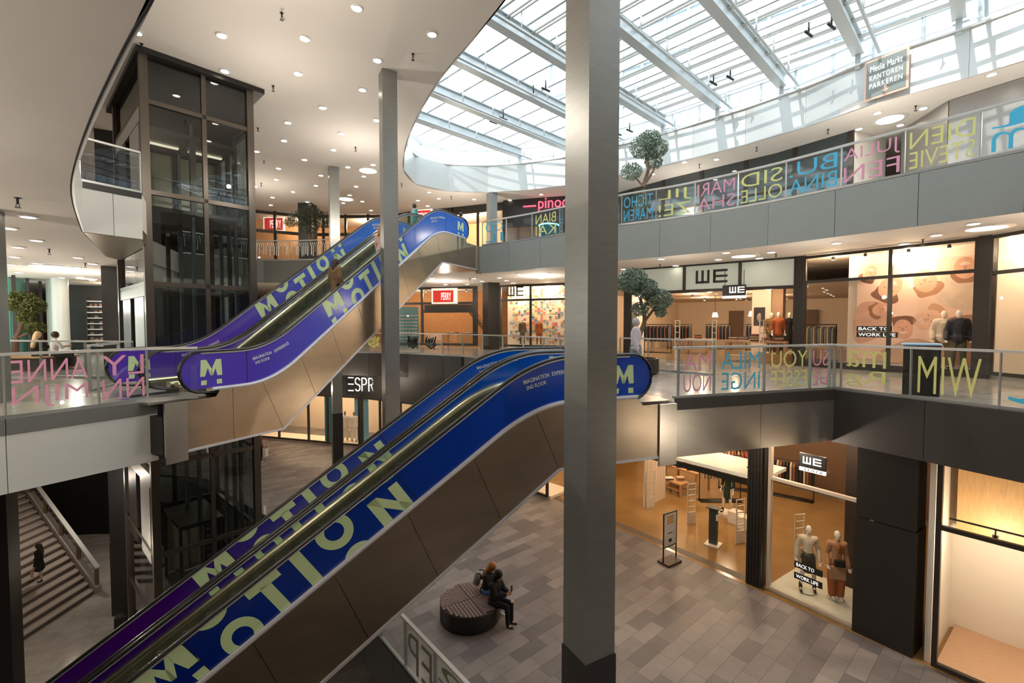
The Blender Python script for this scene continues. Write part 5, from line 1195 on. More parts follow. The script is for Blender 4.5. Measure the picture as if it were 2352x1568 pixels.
def torso_garment(J, s, g=.018, hem=.0, sleeves='long', fem=True, loose=1.0):
    w = (.88 if fem else 1.03)*loose; S = []
    S += [('c', J['wa'], (.112*w+g)*s, J['ch'], (.130*w+g)*s), ('e', J['ch'], ((.16*w+g)*s, (.118*w+g)*s, .165*s)), ('c', J['sl']*.72+J['ch']*.28, (.088*w+g)*s, J['sr']*.72+J['ch']*.28, (.088*w+g)*s)]
    b = J['pel']-V(0, 0, hem*s); S += [('c', J['wa'], (.112*w+g)*s, b, (.14*w+g)*s), ('e', b+V(0, 0, .03*s), ((.175*w+g)*s, (.13*w+g)*s, .07*s))]
    S += [('c', J['ch']*.2+J['nk']*.8, .066*s, J['nk']-V(0, 0, .0), .062*s)]
    for a, bb, c in (('sl', 'el', 'wl'), ('sr', 'er', 'wr')):
        S.append(('c', J[a], (.056+g)*s*loose, J[bb], (.046+g)*s*loose))
        if sleeves == 'long': S.append(('c', J[bb], (.046+g)*s*loose, J[c], (.032+g)*s))
        elif sleeves == 'roll': S.append(('c', J[bb], (.046+g)*s, J[bb]*.55+J[c]*.45, (.040+g)*s))
    return S
def legs_garment(J, s, g=.016, wide=0, full=.94):
    S = [('e', J['pel']-V(0, 0, .02*s), ((.165+g)*s, (.12+g)*s, .14*s))]
    for a, b, c in (('hl', 'kl', 'al'), ('hr', 'kr', 'ar')):
        e = J[b]*(1-full)+J[c]*full; S += [('c', J[a], (.088+g)*s, J[b], (.062+g+wide)*s), ('c', J[b], (.062+g+wide)*s, e, (.046+g+wide*1.4)*s)]
    return S
def skirt(J, s, zb, r0=.15, r1=.19):
    p = J['pel']; c = V((J['kl'].x+J['kr'].x)/2*.6, p.y, zb*s); return [('c', J['wa']-V(0, 0, .02*s), .115*s, p, (r0)*s), ('c', p, r0*s, c+V(0, 0, .1*s), r1*s), ('e', c+V(0, 0, .06*s), (r1*1.06*s, r1*.95*s, .06*s))]
def fig(name, label, cat, loc, rz, J, s, skin, garms, hair=None, vs=.016, egg=True, fem=True, base=None, group=None, mesh='body'):
    t = thing(name, label, cat, loc, rz, group)
    vox(body_shapes(J, s, egg, fem), mesh, skin, t, vs)
    for nm, shp, m in garms: vox(shp, nm, m, t, vs)
    if hair: vox(hair[0], 'hair', hair[1], t, vs)
    if not egg:
        F = J.get('face', V(0, -1, 0)).normalized(); x = F.cross(V(0, 0, 1)).normalized()
        for sx in (-1, 1): 
            m = MB(); m.ell(J['hd']+F*.083*s+x*sx*.032*s+V(0, 0, .008*s), (.010*s, .010*s, .007*s), 8); Rt(t, m).build('eye', M_seam, t)
    if base:
        m = MB(); m.lathe([(.19, 0), (.19, .012)], (0, 0, 0)); Rt(t, m).build('foot_plate', base, t)
    return t
F_ = lambda n, c, r=.8, **k: mat(n, c, r, noise=.12, nscale=30, **k)
def shoes(J, s, m, h=.0, boot=.0):
    S = []
    for c in ('al', 'ar'):
        t = J.get('t'+c[1], V(0, -1, 0)).normalized(); S += [('c', J[c]-V(0, 0, .04*s), .044*s, J[c]+t*.14*s-V(0, 0, .052*s), .036*s), ('c', J[c]+V(0, 0, boot*s), .046*s, J[c], .048*s)]
    return ('shoes', S, m)
M_plate = mat('clear_plate', (.55, .62, .50), .2)
facing = lambda x, y: atan2(-x, y)*-1.0     # rotation that turns -Y (the figure's front) towards the camera
def rzface(x, y, extra=0): return atan2(x, -y)+pi+extra if False else atan2(y, x)-pi/2+extra
# --- ground floor window: two mannequins
J, s = pose(1.80, al=(-.16, -.04, .10), ar=(.17, .08, .10), kl=(-.13, -.05, .52), kr=(.14, .02, .52), wl=(-.26, .02, .93), wr=(.25, -.02, .90), el=(-.235, .08, 1.19), er=(.235, .08, 1.17))
p = at(1854, 1358, L0+.14); g = fig('mannequin', 'white mannequin in cream blouse and black skirt in the ground floor window', 'mannequin', (*p, L0+.152), rzface(*p, .15), J, s, M_man,
    [('blouse', torso_garment(J, s, .02, -.02, loose=.95), F_('cream_blouse', (.78, .66, .50))), ('skirt', skirt(J, s, .58, .175, .19), F_('black_sequin_skirt', (.05, .045, .03), .4)), shoes(J, s, F_('brown_boot', (.05, .025, .015), .35), boot=.14)], vs=.0125, base=M_plate)
J, s = pose(1.80, el=(-.215, .04, 1.18), wl=(-.23, -.10, .95), wr=(.23, -.12, .92), al=(-.08, 0, .09), ar=(.10, .0, .09))
p = at(1919, 1374, L0+.14); t2 = fig('mannequin', 'white mannequin in tan coat and rust trousers in the ground floor window', 'mannequin', (*p, L0+.152), rzface(*p, .35), J, s, M_man,
    [('trousers', legs_garment(J, s, .018, .022), F_('rust_trousers', (.38, .11, .025))), ('coat', torso_garment(J, s, .022, .12, loose=.96)+[('c', J['pel'], .155*s, J['pel']-V(0, 0, .2*s), .155*s), ('b', J['pel']-V(0, 0, .24*s), (.37*s, .27*s, .34*s))], F_('tan_coat', (.50, .28, .15))), shoes(J, s, F_('white_sneaker', (.8, .78, .72), .5))], vs=.0125, base=M_plate)
hb = vox([('b', (.0, -.20, 1.02), (.24, .10, .17))], 'handbag', M_black, t2, .012, 2); vox([('c', (-.12, -.17, 1.45), .012, (.08, -.2, 1.1), .012), ('e', (0, -.12, 1.38), (.06, .06, .13))], 'rust_top', F_('rust_top', (.42, .13, .03)), t2, .012)
# --- ground floor shop: mannequin in dark green dress
J, s = pose(1.78, al=(-.16, -.06, .10), ar=(.14, .10, .10), kl=(-.12, -.07, .52))
p = at(1671, 1178, L0+.12); m = MB(); q = at(1668, 1182, L0); t = thing('plinth', 'low pale plinth under the mannequin in the dark green dress', 'plinth', (*q, L0), G1.ang); Rt(t, MB().box((0, 0, .06), (.8, .6, .12))).build('block', M_cream, t)
fig('mannequin', 'mannequin in belted dark green dress and ankle boots inside the ground floor shop', 'mannequin', (*p, L0+.13), rzface(*p, -.5), J, s, M_man,
    [('dress', torso_garment(J, s, .014, .0, 'roll')+skirt(J, s, .56, .155, .165), F_('dark_green_dress', (.02, .045, .025))), shoes(J, s, M_black, boot=.12)], vs=.016)
# --- middle gallery window: two jackets
for px_, col, nm, lab, Y in ((2144, (.74, .60, .46), 'cream_jacket', 'mannequin in cream padded jacket behind the poster window of the middle gallery', 1.0), (2190, (.014, .014, .022), 'navy_jacket', 'mannequin in dark navy padded jacket behind the poster window of the middle gallery', .5)):
    x = F2.x(px_, 1); p = F2.p(x, Y, .15); J, s = pose(1.86, el=(-.24, .06, 1.18), er=(.24, .06, 1.18), wl=(-.26, -.08, .93), wr=(.26, -.08, .93))
    fig('mannequin', lab, 'mannequin', p, rzface(p[0], p[1], .1), J, s, M_man, [('jacket', torso_garment(J, s, .04, .0, loose=1.05, fem=False), mat(nm, col, .45, noise=.15, nscale=9, stretch=(1, 1, 9), bump=.6)), ('trousers', legs_garment(J, s), F_('khaki_trousers' if col[0] > .1 else 'olive_trousers', (.22, .14, .07) if col[0] > .1 else (.10, .09, .05))), shoes(J, s, M_black)], fem=False, vs=.016)
x = F3.x(2340, 1); p = F3.p(x, .9, .15); J, s = pose(1.86); fig('mannequin', 'mannequin in burgundy padded jacket at the right edge of the middle gallery shop', 'mannequin', p, rzface(p[0], p[1], .3), J, s, M_man, [('jacket', torso_garment(J, s, .04, .0, fem=False), mat('burgundy_jacket', (.16, .02, .02), .45, bump=.6, nscale=9, stretch=(1, 1, 9))), ('trousers', legs_garment(J, s), F_('tan_trousers', (.36, .24, .13)))], fem=False, vs=.016)
t = thing('mirror', 'tall framed picture panel leaning in the right end window of the middle gallery', 'panel', F3.p(F3.x(2305, 1), 1.6, .15), F3.ang); Rt(t, MB().box((0, 0, 1.55), (.62, .05, 2.2))).build('frame', M_frame, t); Rt(t, MB().box((0, .0, 1.55), (.54, .06, 2.1))).build('speckled_print', mat('speckled_print', (.55, .48, .36), .5, noise=.8, nscale=14), t)
# --- middle gallery shop interior
for px_, d, lab, gar in ((1787, 2.4, 'mannequin in rust shirt and dark trousers in the middle gallery shop entrance', 'a'), (1812, 3.1, 'mannequin in long black dress behind the rust-shirted one', 'b'), (1771, 3.1, 'mannequin in striped green and rust jumper left of the rust-shirted one', 'c')):
    x = F1.x(px_, 1); p = F1.p(x, d, .02); q = onray([F1.p(-5, d)[:2], F1.p(20, d)[:2]], px_, 1); p = (q[0], q[1], .25)
    J, s = pose(1.85, el=(-.23, .06, 1.18), er=(.23, .06, 1.18))
    G = {'a': [('shirt', torso_garment(J, s, .02, .06, 'roll', fem=False), F_('rust_shirt', (.42, .10, .03))), ('trousers', legs_garment(J, s), F_('brown_trousers', (.10, .05, .03)))],
         'b': [('dress', torso_garment(J, s, .02, .1)+skirt(J, s, .35, .17, .22), F_('black_dress', (.012, .012, .014)))],
         'c': [('jumper', torso_garment(J, s, .02, .04, fem=False), mat('striped_jumper', (.22, .14, .06), .8, noise=.9, nscale=4, stretch=(.2, .2, 4))), ('trousers', legs_garment(J, s), F_('grey_trousers', (.14, .12, .10)))]}[gar]
    fig('mannequin', lab, 'mannequin', p, rzface(p[0], p[1], .2), J, s, M_man, G, vs=.02)
    t = thing('plinth', {'a': 'wooden plinth under the rust-shirted mannequin', 'b': 'wooden plinth under the mannequin in the black dress', 'c': 'wooden plinth under the mannequin in the striped jumper'}[gar], 'plinth', (p[0], p[1], 0), F1.ang); Rt(t, MB().box((0, 0, .12), (.5, .5, .24))).build('block', M_wood, t)
def qx(F, px_, d): q = onray([F.p(-8, d)[:2], F.p(24, d)[:2]], px_, F.a.z); return q[0], q[1]
def table(label, x, y, z, rz, L, W, H, goods=(), shelf=True):
    t = thing('display_table', label, 'table', (x, y, z), rz)
    Rt(t, MB().box((0, 0, H-.03), (L, W, .06))).build('tabletop', M_wood, t)
    for a in (-1, 1):
        for b in (-1, 1): Rt(t, MB().box((a*(L/2-.05), b*(W/2-.05), H/2-.03), (.07, .07, H-.06))).build('leg', M_wood, t)
    if shelf: Rt(t, MB().box((0, 0, .22), (L-.1, W-.1, .04))).build('shelf', M_wood, t)
    return t
CLO = [(.02, .02, .025), (.70, .64, .55), (.30, .12, .06), (.55, .40, .26), (.12, .13, .16), (.40, .06, .05), (.25, .28, .22)]
SN = [0]
def stack(label, x, y, z, n, ci, rz=0, w=.32):
    t = thing('folded_clothes', label, 'clothes', (x, y, z), rz)
    rnd = random.Random(SN[0]); SN[0] += 1
    for k in range(n):
        m = MB(); m.box((rnd.uniform(-.015, .015), rnd.uniform(-.015, .015), .025+k*.05), (w, w*.8, .044), rnd.uniform(-.08, .08)); Rt(t, m).build('garment', F_('cloth%d' % ((ci+k) % 7), CLO[(ci+k) % 7]), t, bevel=.015)
    return t
x, y = qx(F1, 1735, 1.25); table('long oak display table in the entrance of the middle gallery shop', x, y, 0, F1.ang, 2.3, .8, .86)
for k, (dx, n, c, lab) in enumerate(((-.9, 3, 1, 'pale folded jumpers at the left end of the oak table'), (-.5, 4, 1, 'white and rust folded jumpers on the oak table'), (-.05, 6, 0, 'tall stack of black folded clothes on the oak table'), (.4, 3, 3, 'brown folded clothes right of the tall black stack'), (.85, 3, 4, 'dark folded clothes at the right end of the oak table'))):
    stack(lab, x+cos(F1.ang)*dx, y+sin(F1.ang)*dx, .86, n, c, F1.ang)
x, y = qx(F1, 1603, 5.2); table('small round-looking oak table deep in the middle gallery shop', x, y, 0, F1.ang, 1.3, .8, .8); stack('dark folded clothes on the small table deep in the shop', x, y, .8, 4, 4)
def rack(label, x, y, z, rz, L=1.4, cols=(0, 4), n=14, h=1.55):
    t = thing('clothes_rack', label, 'clothes rack', (x, y, z), rz); m = MB(); m.cyl((-L/2, 0, h), (L/2, 0, h), .02, 8); m.cyl((-L/2, 0, 0), (-L/2, 0, h), .02, 8); m.cyl((L/2, 0, 0), (L/2, 0, h), .02, 8); m.box((0, 0, .02), (L, .4, .03)); Rt(t, m).build('frame', M_black, t)
    for k in range(n):
        m = MB(); xx = -L/2+.08+(L-.16)*k/(n-1); zz = h-.08; m.add([(xx-.02, -.06, zz), (xx-.02, .06, zz), (xx-.03, .22, zz-.12), (xx-.03, .20, zz-.85), (xx-.03, -.20, zz-.85), (xx-.03, -.22, zz-.12), (xx+.02, -.06, zz), (xx+.02, .06, zz), (xx+.03, .22, zz-.12), (xx+.03, .20, zz-.85), (xx+.03, -.20, zz-.85), (xx+.03, -.22, zz-.12)], [(0, 1, 2, 3, 4, 5), (11, 10, 9, 8, 7, 6)]+[(i, 6+i, 6+(i+1) % 6, (i+1) % 6) for i in range(6)])
        c = cols[k % len(cols)]; Rt(t, m).build('hanging_garment', F_('cloth%d' % c, CLO[c]), t)
    return t
for px_, d, lab in ((1510, 4.6, 'rack of dark trousers at the left side of the middle gallery shop'), (1560, 9.5, 'rack of dark jackets at the back left of the middle gallery shop'), (1650, 10.5, 'rack of black jackets right of the small table in the middle gallery shop'), (1745, 10.5, 'rack of dark clothes against the back wall behind the mannequins')):
    x, y = qx(F1, px_, d); rack(lab, x, y, 0, F1.ang, 1.5, (0, 4, 0, 2))
x, y = qx(F2, 1880, 3.5); rack('rack of grey and brown shirts seen left of the big poster', x, y, 0, F2.ang, 1.3, (4, 6, 3))
def floor_lamp(x, y, z, label):
    t = thing('pendant_lamp', label, 'lamp', (x, y, z)); m = MB(); m.cyl((0, 0, 0), (0, 0, -1.0), .012, 6); Rt(t, m).build('cord', M_black, t); m = MB(); m.lathe([(.16, -1.25), (.10, -1.0)], seg=16); Rt(t, m).build('shade', mat('lit_shade', (.9, .8, .6), .5, emit=(1, .85, .6), es=1.5), t)
for px_, d, lab in ((1725, 4.2, 'cream pendant lamp left of the striped mannequin'), (1641, 6.0, 'cream pendant lamp above the small table deep in the shop'), (1774, 6.5, 'cream pendant lamp above the mannequins in the shop')):
    x, y = qx(F1, px_, d); floor_lamp(x, y, 3.2, lab)
def gate(x, y, z, rz, label, h=1.5):
    t = thing('security_gate', label, 'security gate', (x, y, z), rz); m = MB()
    for a in (-.17, .17): m.box((a, 0, h/2), (.035, .03, h))
    for k in range(6): m.box((0, 0, .42+k*(h-.44)/5), (.34, .03, .03))
    Rt(t, m).build('frame', mat('pale_plastic', (.72, .66, .56), .4), t); Rt(t, MB().box((0, 0, .2), (.33, .035, .4))).build('base_plate', MATS['pale_plastic'], t)
for px_, py_, lab in ((1588, 1202, 'pale ladder-like security gate in the middle of the ground floor shop entrance'), (1700, 1247, 'pale security gate at the right of the ground floor shop entrance'), (1494, 1166, 'pale security gate at the left of the ground floor shop entrance')): gate(*at(px_, py_, L0), L0, G1.ang+1.2, lab)
gate(*at(1835, 1290, L0), L0, G2.ang+1.2, 'pale security gate seen through the ground floor window behind the mannequins')
for px_, d, lab in ((1555, .6, 'security gate at the left of the middle gallery shop entrance'), (1640, .6, 'security gate beside the long oak table in the middle gallery shop'), (1748, .6, 'security gate in front of the long oak table')):
    x, y = qx(F1, px_, d); gate(x, y, 0, F1.ang+1.3, lab, 1.75)
kx, ky = at(1638, 1250, L0); t = thing('sanitiser_stand', 'dark grey hand sanitiser stand on a pale foot plate in the ground floor shop', 'stand', (kx, ky, L0), G1.ang+.2)
Rt(t, MB().box((0, 0, .02), (.46, .46, .03))).build('foot_plate', M_man, t); Rt(t, MB().box((0, 0, .62), (.26, .14, 1.2))).build('pillar_body', mat('slate_grey', (.05, .055, .055), .4), t); Rt(t, MB().box((0, 0, 1.24), (.42, .30, .03))).build('tray', M_black, t); Rt(t, MB().box((.13, -.05, .95), (.06, .06, .2))).build('dispenser', M_man, t)
sx, sy = at(1538, 1291, L0); t = thing('sign_stand', 'black framed sign stand on the tiled ground floor in front of the shop', 'sign stand', (sx, sy, L0), radians(33))
m = MB(); m.box((0, 0, .035), (.62, .42, .07)); Rt(t, m).build('base', mat('dark_wood_base', (.07, .04, .03), .5), t)
m = MB(); [m.box((a, 0, .82), (.03, .03, 1.5)) for a in (-.30, .30)]; [m.box((0, 0, z), (.62, .03, .03)) for z in (1.56, .52)]; Rt(t, m).build('frame', M_black, t)
Rt(t, MB().box((0, 0, 1.04), (.57, .015, 1.01))).build('board', M_white, t)
m = MB(); text(m, 'STUDENTS', (0, -.012, 1.43), (1, 0, 0), (0, 0, 1), w=.34, hgt=.07, bold=.03); text(m, 'ALWAYS', (0, -.012, 1.34), (1, 0, 0), (0, 0, 1), w=.30, hgt=.07, bold=.03); text(m, 'GET MORE', (0, -.012, 1.25), (1, 0, 0), (0, 0, 1), w=.34, hgt=.07, bold=.03); Rt(t, m).build('orange_lettering', mat('orange_letters', (.65, .30, .04), .5), t)
m = MB(); m.box((0, -.012, .70), (.13, .006, .10)); m.box((0, -.012, .93), (.2, .006, .02)); Rt(t, m).build('small_print', M_black, t)
x, y = at(1578, 1072, L0+.9); table('large oak table with shoes inside the ground floor shop', x, y, L0, G1.ang-.1, 1.7, 1.0, .9, shelf=False)
rnd = random.Random(5)
M_shoe = mat('dark_leather_shoe', (.02, .015, .012), .35)
for k in range(9):
    a, b = -.68+.17*k, -.34+.30*(k % 3); xx, yy = x+cos(G1.ang)*a-sin(G1.ang)*b, y+sin(G1.ang)*a+cos(G1.ang)*b
    t = thing('shoe', 'dark shoe on the large oak table of the ground floor shop', 'shoe', (xx, yy, L0+.9), rnd.uniform(0, 3), 'shoes on the large oak table'); vox([('c', (-.09, 0, .045), .04, (.10, 0, .035), .034), ('c', (-.09, 0, .05), .04, (-.09, 0, .11), .035)], 'upper', M_shoe, t, .014, 2); Rt(t, MB().box((0, 0, .008), (.29, .09, .016))).build('sole', M_black, t)
x -= G1.n.x*1.05-G1.e.x*.1; y -= G1.n.y*1.05-G1.e.y*.1; table('low oak table beside the large one in the ground floor shop', x, y, L0, G1.ang-.1, 1.0, .6, .55)
stack('cream folded jumpers on the low oak table', x+.2, y, L0+.55, 3, 1); stack('dark folded jeans on the low oak table', x-.25, y+.1, L0+.55, 2, 0)
x, y = at(1645, 1168, L0); rack('rack of tan coats in the ground floor shop', x+.5, y+.8, L0, G1.ang+.9, 1.7, (3, 3, 6), 13, 1.9)
x, y = at(1690, 1140, L0); rack('rack of rust and brown coats at the right of the ground floor shop', x+.4, y+.8, L0, G1.ang+.6, 1.4, (2, 5, 3), 10, 1.8)
x, y = at(1830, 1150, L0); rack('rack of dark and white clothes seen through the upper ground floor window', x, y+.3, L0, G2.ang+.3, 1.5, (0, 1, 2, 0), 12, 1.6)
for k, (px_, py_) in enumerate(((1690, 1200), (1712, 1213))):
    x, y = at(px_, py_, L0); t = thing('display_cube', ('nearer' if k else 'farther')+' white display cube by the right security gate', 'cube', (x, y, L0), G1.ang); Rt(t, MB().box((0, 0, .22), (.42, .42, .44))).build('block', M_man, t)
# --- ground floor white mannequins behind the pillar
for px_, lab in ((790, 'white robed mannequin partly hidden by the slim pillar in the far ground floor window'), (811, 'white trouser-suit mannequin in the far ground floor window'), (700, None)):
    if not lab: continue
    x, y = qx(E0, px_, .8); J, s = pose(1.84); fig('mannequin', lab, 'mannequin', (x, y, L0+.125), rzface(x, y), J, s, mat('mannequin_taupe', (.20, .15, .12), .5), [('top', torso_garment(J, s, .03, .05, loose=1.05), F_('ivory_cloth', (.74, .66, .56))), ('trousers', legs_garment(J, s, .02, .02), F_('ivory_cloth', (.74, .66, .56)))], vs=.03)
x, y = qx(P2_, 1200, .8); J, s = pose(1.8); fig('mannequin', 'mannequin holding a dark blue card in the patterned far window', 'mannequin', (x, y, .15), rzface(x, y), J, s, M_man, [('jacket', torso_garment(J, s, .02), F_('brown_cloth', (.14, .08, .05))), ('trousers', legs_garment(J, s), F_('grey_trousers', (.14, .12, .10)))], vs=.035)
x, y = qx(P2_, 1238, .8); fig('mannequin', 'mannequin in rust suit in the patterned far window', 'mannequin', (x, y, .15), rzface(x, y), J, s, M_man, [('jacket', torso_garment(J, s, .02), F_('rust_top', (.42, .13, .03))), ('trousers', legs_garment(J, s), F_('rust_trousers', (.38, .11, .025)))], vs=.035)
x, y = qx(P1_, 1062, 1.2); table('display table with small red and black goods inside the far red-signed shop', x, y, 0, P1_.ang, 2.6, .8, .9)
for k in range(7): stack('pile of goods on the table of the far red-signed shop, %s from the left' % ('first', 'second', 'third', 'fourth', 'fifth', 'sixth', 'seventh')[k], x-1.1+k*.36, y, .9, 1+k % 3, (5, 0, 4, 5, 0, 0, 5)[k], 0, .28)
x, y = qx(P1_, 940, 1.0); t = thing('shoe_wall', 'teal display wall with rows of white shoes in the far shop', 'display', (x, y, 0), P1_.ang); Rt(t, MB().box((0, 0, 1.4), (1.5, .1, 2.8))).build('panel', mat('teal_display', (.10, .26, .26), .4), t)
m = MB(); [m.box((-.6+.24*a, -.12, .5+.24*b), (.17, .14, .07)) for a in range(6) for b in range(8)]; o = Rt(t, m).build('shoes_on_shelves', M_white, t); o['kind'] = 'stuff'
# --- round bench with two seated people
bc = at(1080, 1374, L0+.45); br = hypot(at(1011, 1374, L0+.45)[0]-bc[0], 0)
bn = thing('round_bench', 'round black bench with slatted dark wood top on the ground floor', 'bench', (*bc, L0)); m = MB(); m.lathe([(br*.97, 0), (br, .02), (br, .40), (br*.98, .42)], seg=64); Rt(bn, m).build('drum', mat('black_drum', (.012, .010, .010), .5), bn)
M_slat = mat('dark_teak_slat', (.19, .125, .105), .5, noise=.25, nscale=6, stretch=(1, 8, 1)); 
for q in range(4):
    m = MB(); along = 0; n = 9; w_ = br/n; A = radians(30)
    for k in range(n):
        u0 = k*w_+.012; u1 = (k+1)*w_-.006; L1_ = sqrt(max(0, br*br-u1*u1))-.012
        if L1_ < .05: continue
        c = ((u0+u1)/2, L1_/2+.01) if not along else (L1_/2+.01, (u0+u1)/2); d = (u1-u0, L1_) if not along else (L1_, u1-u0)
        R2 = Matrix.Rotation(A+q*pi/2, 3, 'Z'); v = R2 @ V(c[0], c[1], .435); m.box(v, (d[0], d[1], .03), A+q*pi/2)
    Rt(bn, m).build('slatted_quarter', M_slat, bn, smooth=False)
def seated(h=1.66, lean=.06, **k):
    J, s = pose(h, pel=(0, 0, .56), wa=(0, -lean*.5, .70), ch=(0, -lean, .95), nk=(0, -lean*1.6, 1.12), hd=(0, -lean*2.4-.02, 1.26), sl=(-.17, -lean, 1.04), sr=(.17, -lean, 1.04), hl=(-.09, -.04, .53), hr=(.09, -.04, .53),
                 kl=(-.10, -.46, .56), kr=(.10, -.46, .56), al=(-.10, -.48, .09), ar=(.10, -.48, .09), el=(-.22, -.16, .82), er=(.22, -.16, .82), wl=(-.08, -.38, .86), wr=(.08, -.38, .86), **k); return J, s
px0 = at(1150, 1372, L0+.45); rzp = radians(62)
blk = F_('black_cloth', (.008, .008, .009), .85)
J, s = seated(1.68); pos = (bc[0]+br*.80*cos(-.15), bc[1]+br*.80*sin(-.15)-.05, L0-.03)
p1 = fig('person', 'person all in black with bare knee, seated at the right rim of the round bench', 'person', pos, rzp, J, s, M_skin, [('coat', torso_garment(J, s, .03, .04, loose=1.1), blk), ('trousers', legs_garment(J, s, .012), blk), shoes(J, s, M_black, boot=.1)],
    hair=([('e', J['hd']+V(0, .02, .04), (.10, .115, .125)), ('c', J['hd']+V(0, .06, .02), .09, J['ch']+V(0, .10, .02), .09)], mat('black_hair', (.008, .006, .006), .4)), egg=False, vs=.013)
ph = thing('phone', 'dark phone held by the seated person in black', 'phone', tuple(RM[p1.name] @ V(0, -.50, .95)), rzp); Rt(ph, MB().box((0, 0, 0), (.075, .01, .15))).build('case', M_black, ph)
m = MB(); m.ell(J['kr']+V(.0, -.035, .045), (.045, .05, .03), 10); Rt(p1, m).build('bare_knee', M_skin, p1)
J, s = seated(1.64, .10, ); J['kr'] = V(.02, -.44, .62); J['ar'] = V(-.10, -.62, .42); J['tr'] = V(-.3, -.8, 0)
pos = (bc[0]+br*.62*cos(.75), bc[1]+br*.62*sin(.75)+.0, L0-.03)
p2 = fig('person', 'person with reddish-blond hair seated beside the one in black on the round bench', 'person', pos, rzp+.15, J, s, M_skin, [('jacket', torso_garment(J, s, .02, .02), blk), ('jeans', legs_garment(J, s, .01), F_('blue_jeans', (.05, .12, .28))), shoes(J, s, F_('white_sneaker', (.8, .78, .72), .5))],
    hair=([('e', J['hd']+V(0, .02, .03), (.095, .11, .12)), ('c', J['hd']+V(0, .07, 0), .085, J['ch']+V(0, .13, -.02), .07)], mat('red_blond_hair', (.34, .13, .03), .4)), egg=False, vs=.013)
bp = thing('backpack', 'grey and white backpack on the back of the person with blond hair', 'bag', tuple(RM[p2.name] @ V(0, .17, .78)), rzp+.15)
vox([('e', (0, .03, 0), (.14, .085, .20)), ('e', (0, .09, -.06), (.11, .05, .10))], 'bag_body', mat('grey_backpack', (.30, .30, .28), .6), bp, .014)
m = MB(); [m.tube([(a, .02, .17), (a*1.1, -.09, .2), (a*1.1, -.12, .05)], .016, 6) for a in (-.09, .09)]; Rt(bp, m).build('strap', M_black, bp)
# --- people on the escalators and stairs, others
def on_esc(E, y0, t): s_, c_ = sin(E['th']), cos(E['th']); st = .4; z = cur(t, E['As']-.27, E['lo'], E['hi'], .5); return (E['P'][0]+s_*t-c_*y0, E['P'][1]+c_*t+s_*y0, z)
def climbing(h=1.72): return pose(h, kl=(-.10, -.16, .58), al=(-.10, -.12, .24), wr=(.20, -.30, 1.02), er=(.25, -.08, 1.15), wl=(-.22, -.25, 1.0), el=(-.25, -.03, 1.15))
a0 = (E1['klo']-1.1)
def stepz(k): t = a0+.4*k; return t, cur(t, E1['As']-.27, E1['lo'], E1['hi'], .5)
t_, z_ = stepz(10); x, y, _ = on_esc(E1, .75, t_); J, s = pose(1.70, al=(-.10, -.06, .085), kl=(-.11, -.08, .50))
fig('person', 'person in a brown patterned coat with dark hair standing on the nearer upper escalator', 'person', (x, y, z_+.012), pi-E1['th']+pi-pi, J, s, M_skin, [('coat', torso_garment(J, s, .035, .22, loose=1.1, fem=True), mat('brown_patterned_coat', (.16, .10, .05), .8, noise=.8, nscale=12)), ('trousers', legs_garment(J, s), blk), shoes(J, s, M_black)], hair=([('e', J['hd']+V(0, .02, .03), (.095, .11, .12)), ('c', J['hd']+V(0, .06, 0), .08, J['nk']+V(0, .08, -.05), .07)], mat('dark_brown_hair', (.04, .02, .012), .5)), egg=False, vs=.02)
t_, z_ = stepz(15); x, y, _ = on_esc(E1, .70, t_)
fig('person', 'person in a pale pink top and light trousers higher up on the nearer upper escalator', 'person', (x, y, z_+.012), pi-E1['th'], J, s, M_skin, [('top', torso_garment(J, s, .02, .04), F_('pale_pink_top', (.55, .36, .30))), ('trousers', legs_garment(J, s), F_('light_grey_trousers', (.45, .45, .44)))], hair=([('e', J['hd']+V(0, .02, .03), (.095, .11, .12)), ('c', J['hd']+V(0, .06, 0), .08, J['nk']+V(0, .08, -.1), .07)], MATS['red_blond_hair']), egg=False, vs=.022)
for px_, py_, lab, col in ((925, 535, 'person in a teal jacket stepping off at the top of the upper escalators', (.05, .25, .27)), (1030, 520, 'person in a pinkish grey coat at the head of the upper escalators', (.42, .32, .32))):
    x, y, _ = on_esc(E1, 2.2 if px_ < 1000 else 1.2, 9.2 if px_ < 1000 else 11.4); fig('person', lab, 'person', (x, y, L2+.02), 2.2, J, s, M_skin, [('jacket', torso_garment(J, s, .03, .05), F_('coat%d' % px_, col)), ('trousers', legs_garment(J, s), F_('dark_trousers', (.03, .03, .035)))], hair=([('e', J['hd']+V(0, .02, .03), (.095, .11, .12))], MATS['dark_brown_hair']), egg=False, vs=.03)
k = 4; o_ = V(-19.62, 18.75, LB); J, s = pose(1.68, kr=(.12, -.22, .60), ar=(.12, -.18, .27), wl=(-.15, -.2, 1.05), el=(-.27, -.02, 1.15))
fig('person', 'person in black dress with bare legs climbing the wide staircase at lower left', 'person', (o_.x, o_.y, LB+.195*(k+1)), radians(-64)+0*pi, J, s, M_skin, [('dress', torso_garment(J, s, .03, .05, loose=1.1)+skirt(J, s, .62, .16, .2), blk), shoes(J, s, M_black)], hair=([('e', J['hd']+V(0, .02, .02), (.10, .115, .13)), ('c', J['hd']+V(0, .05, 0), .09, J['ch']+V(0, .08, 0), .09)], MATS['dark_brown_hair']), egg=False, vs=.022)
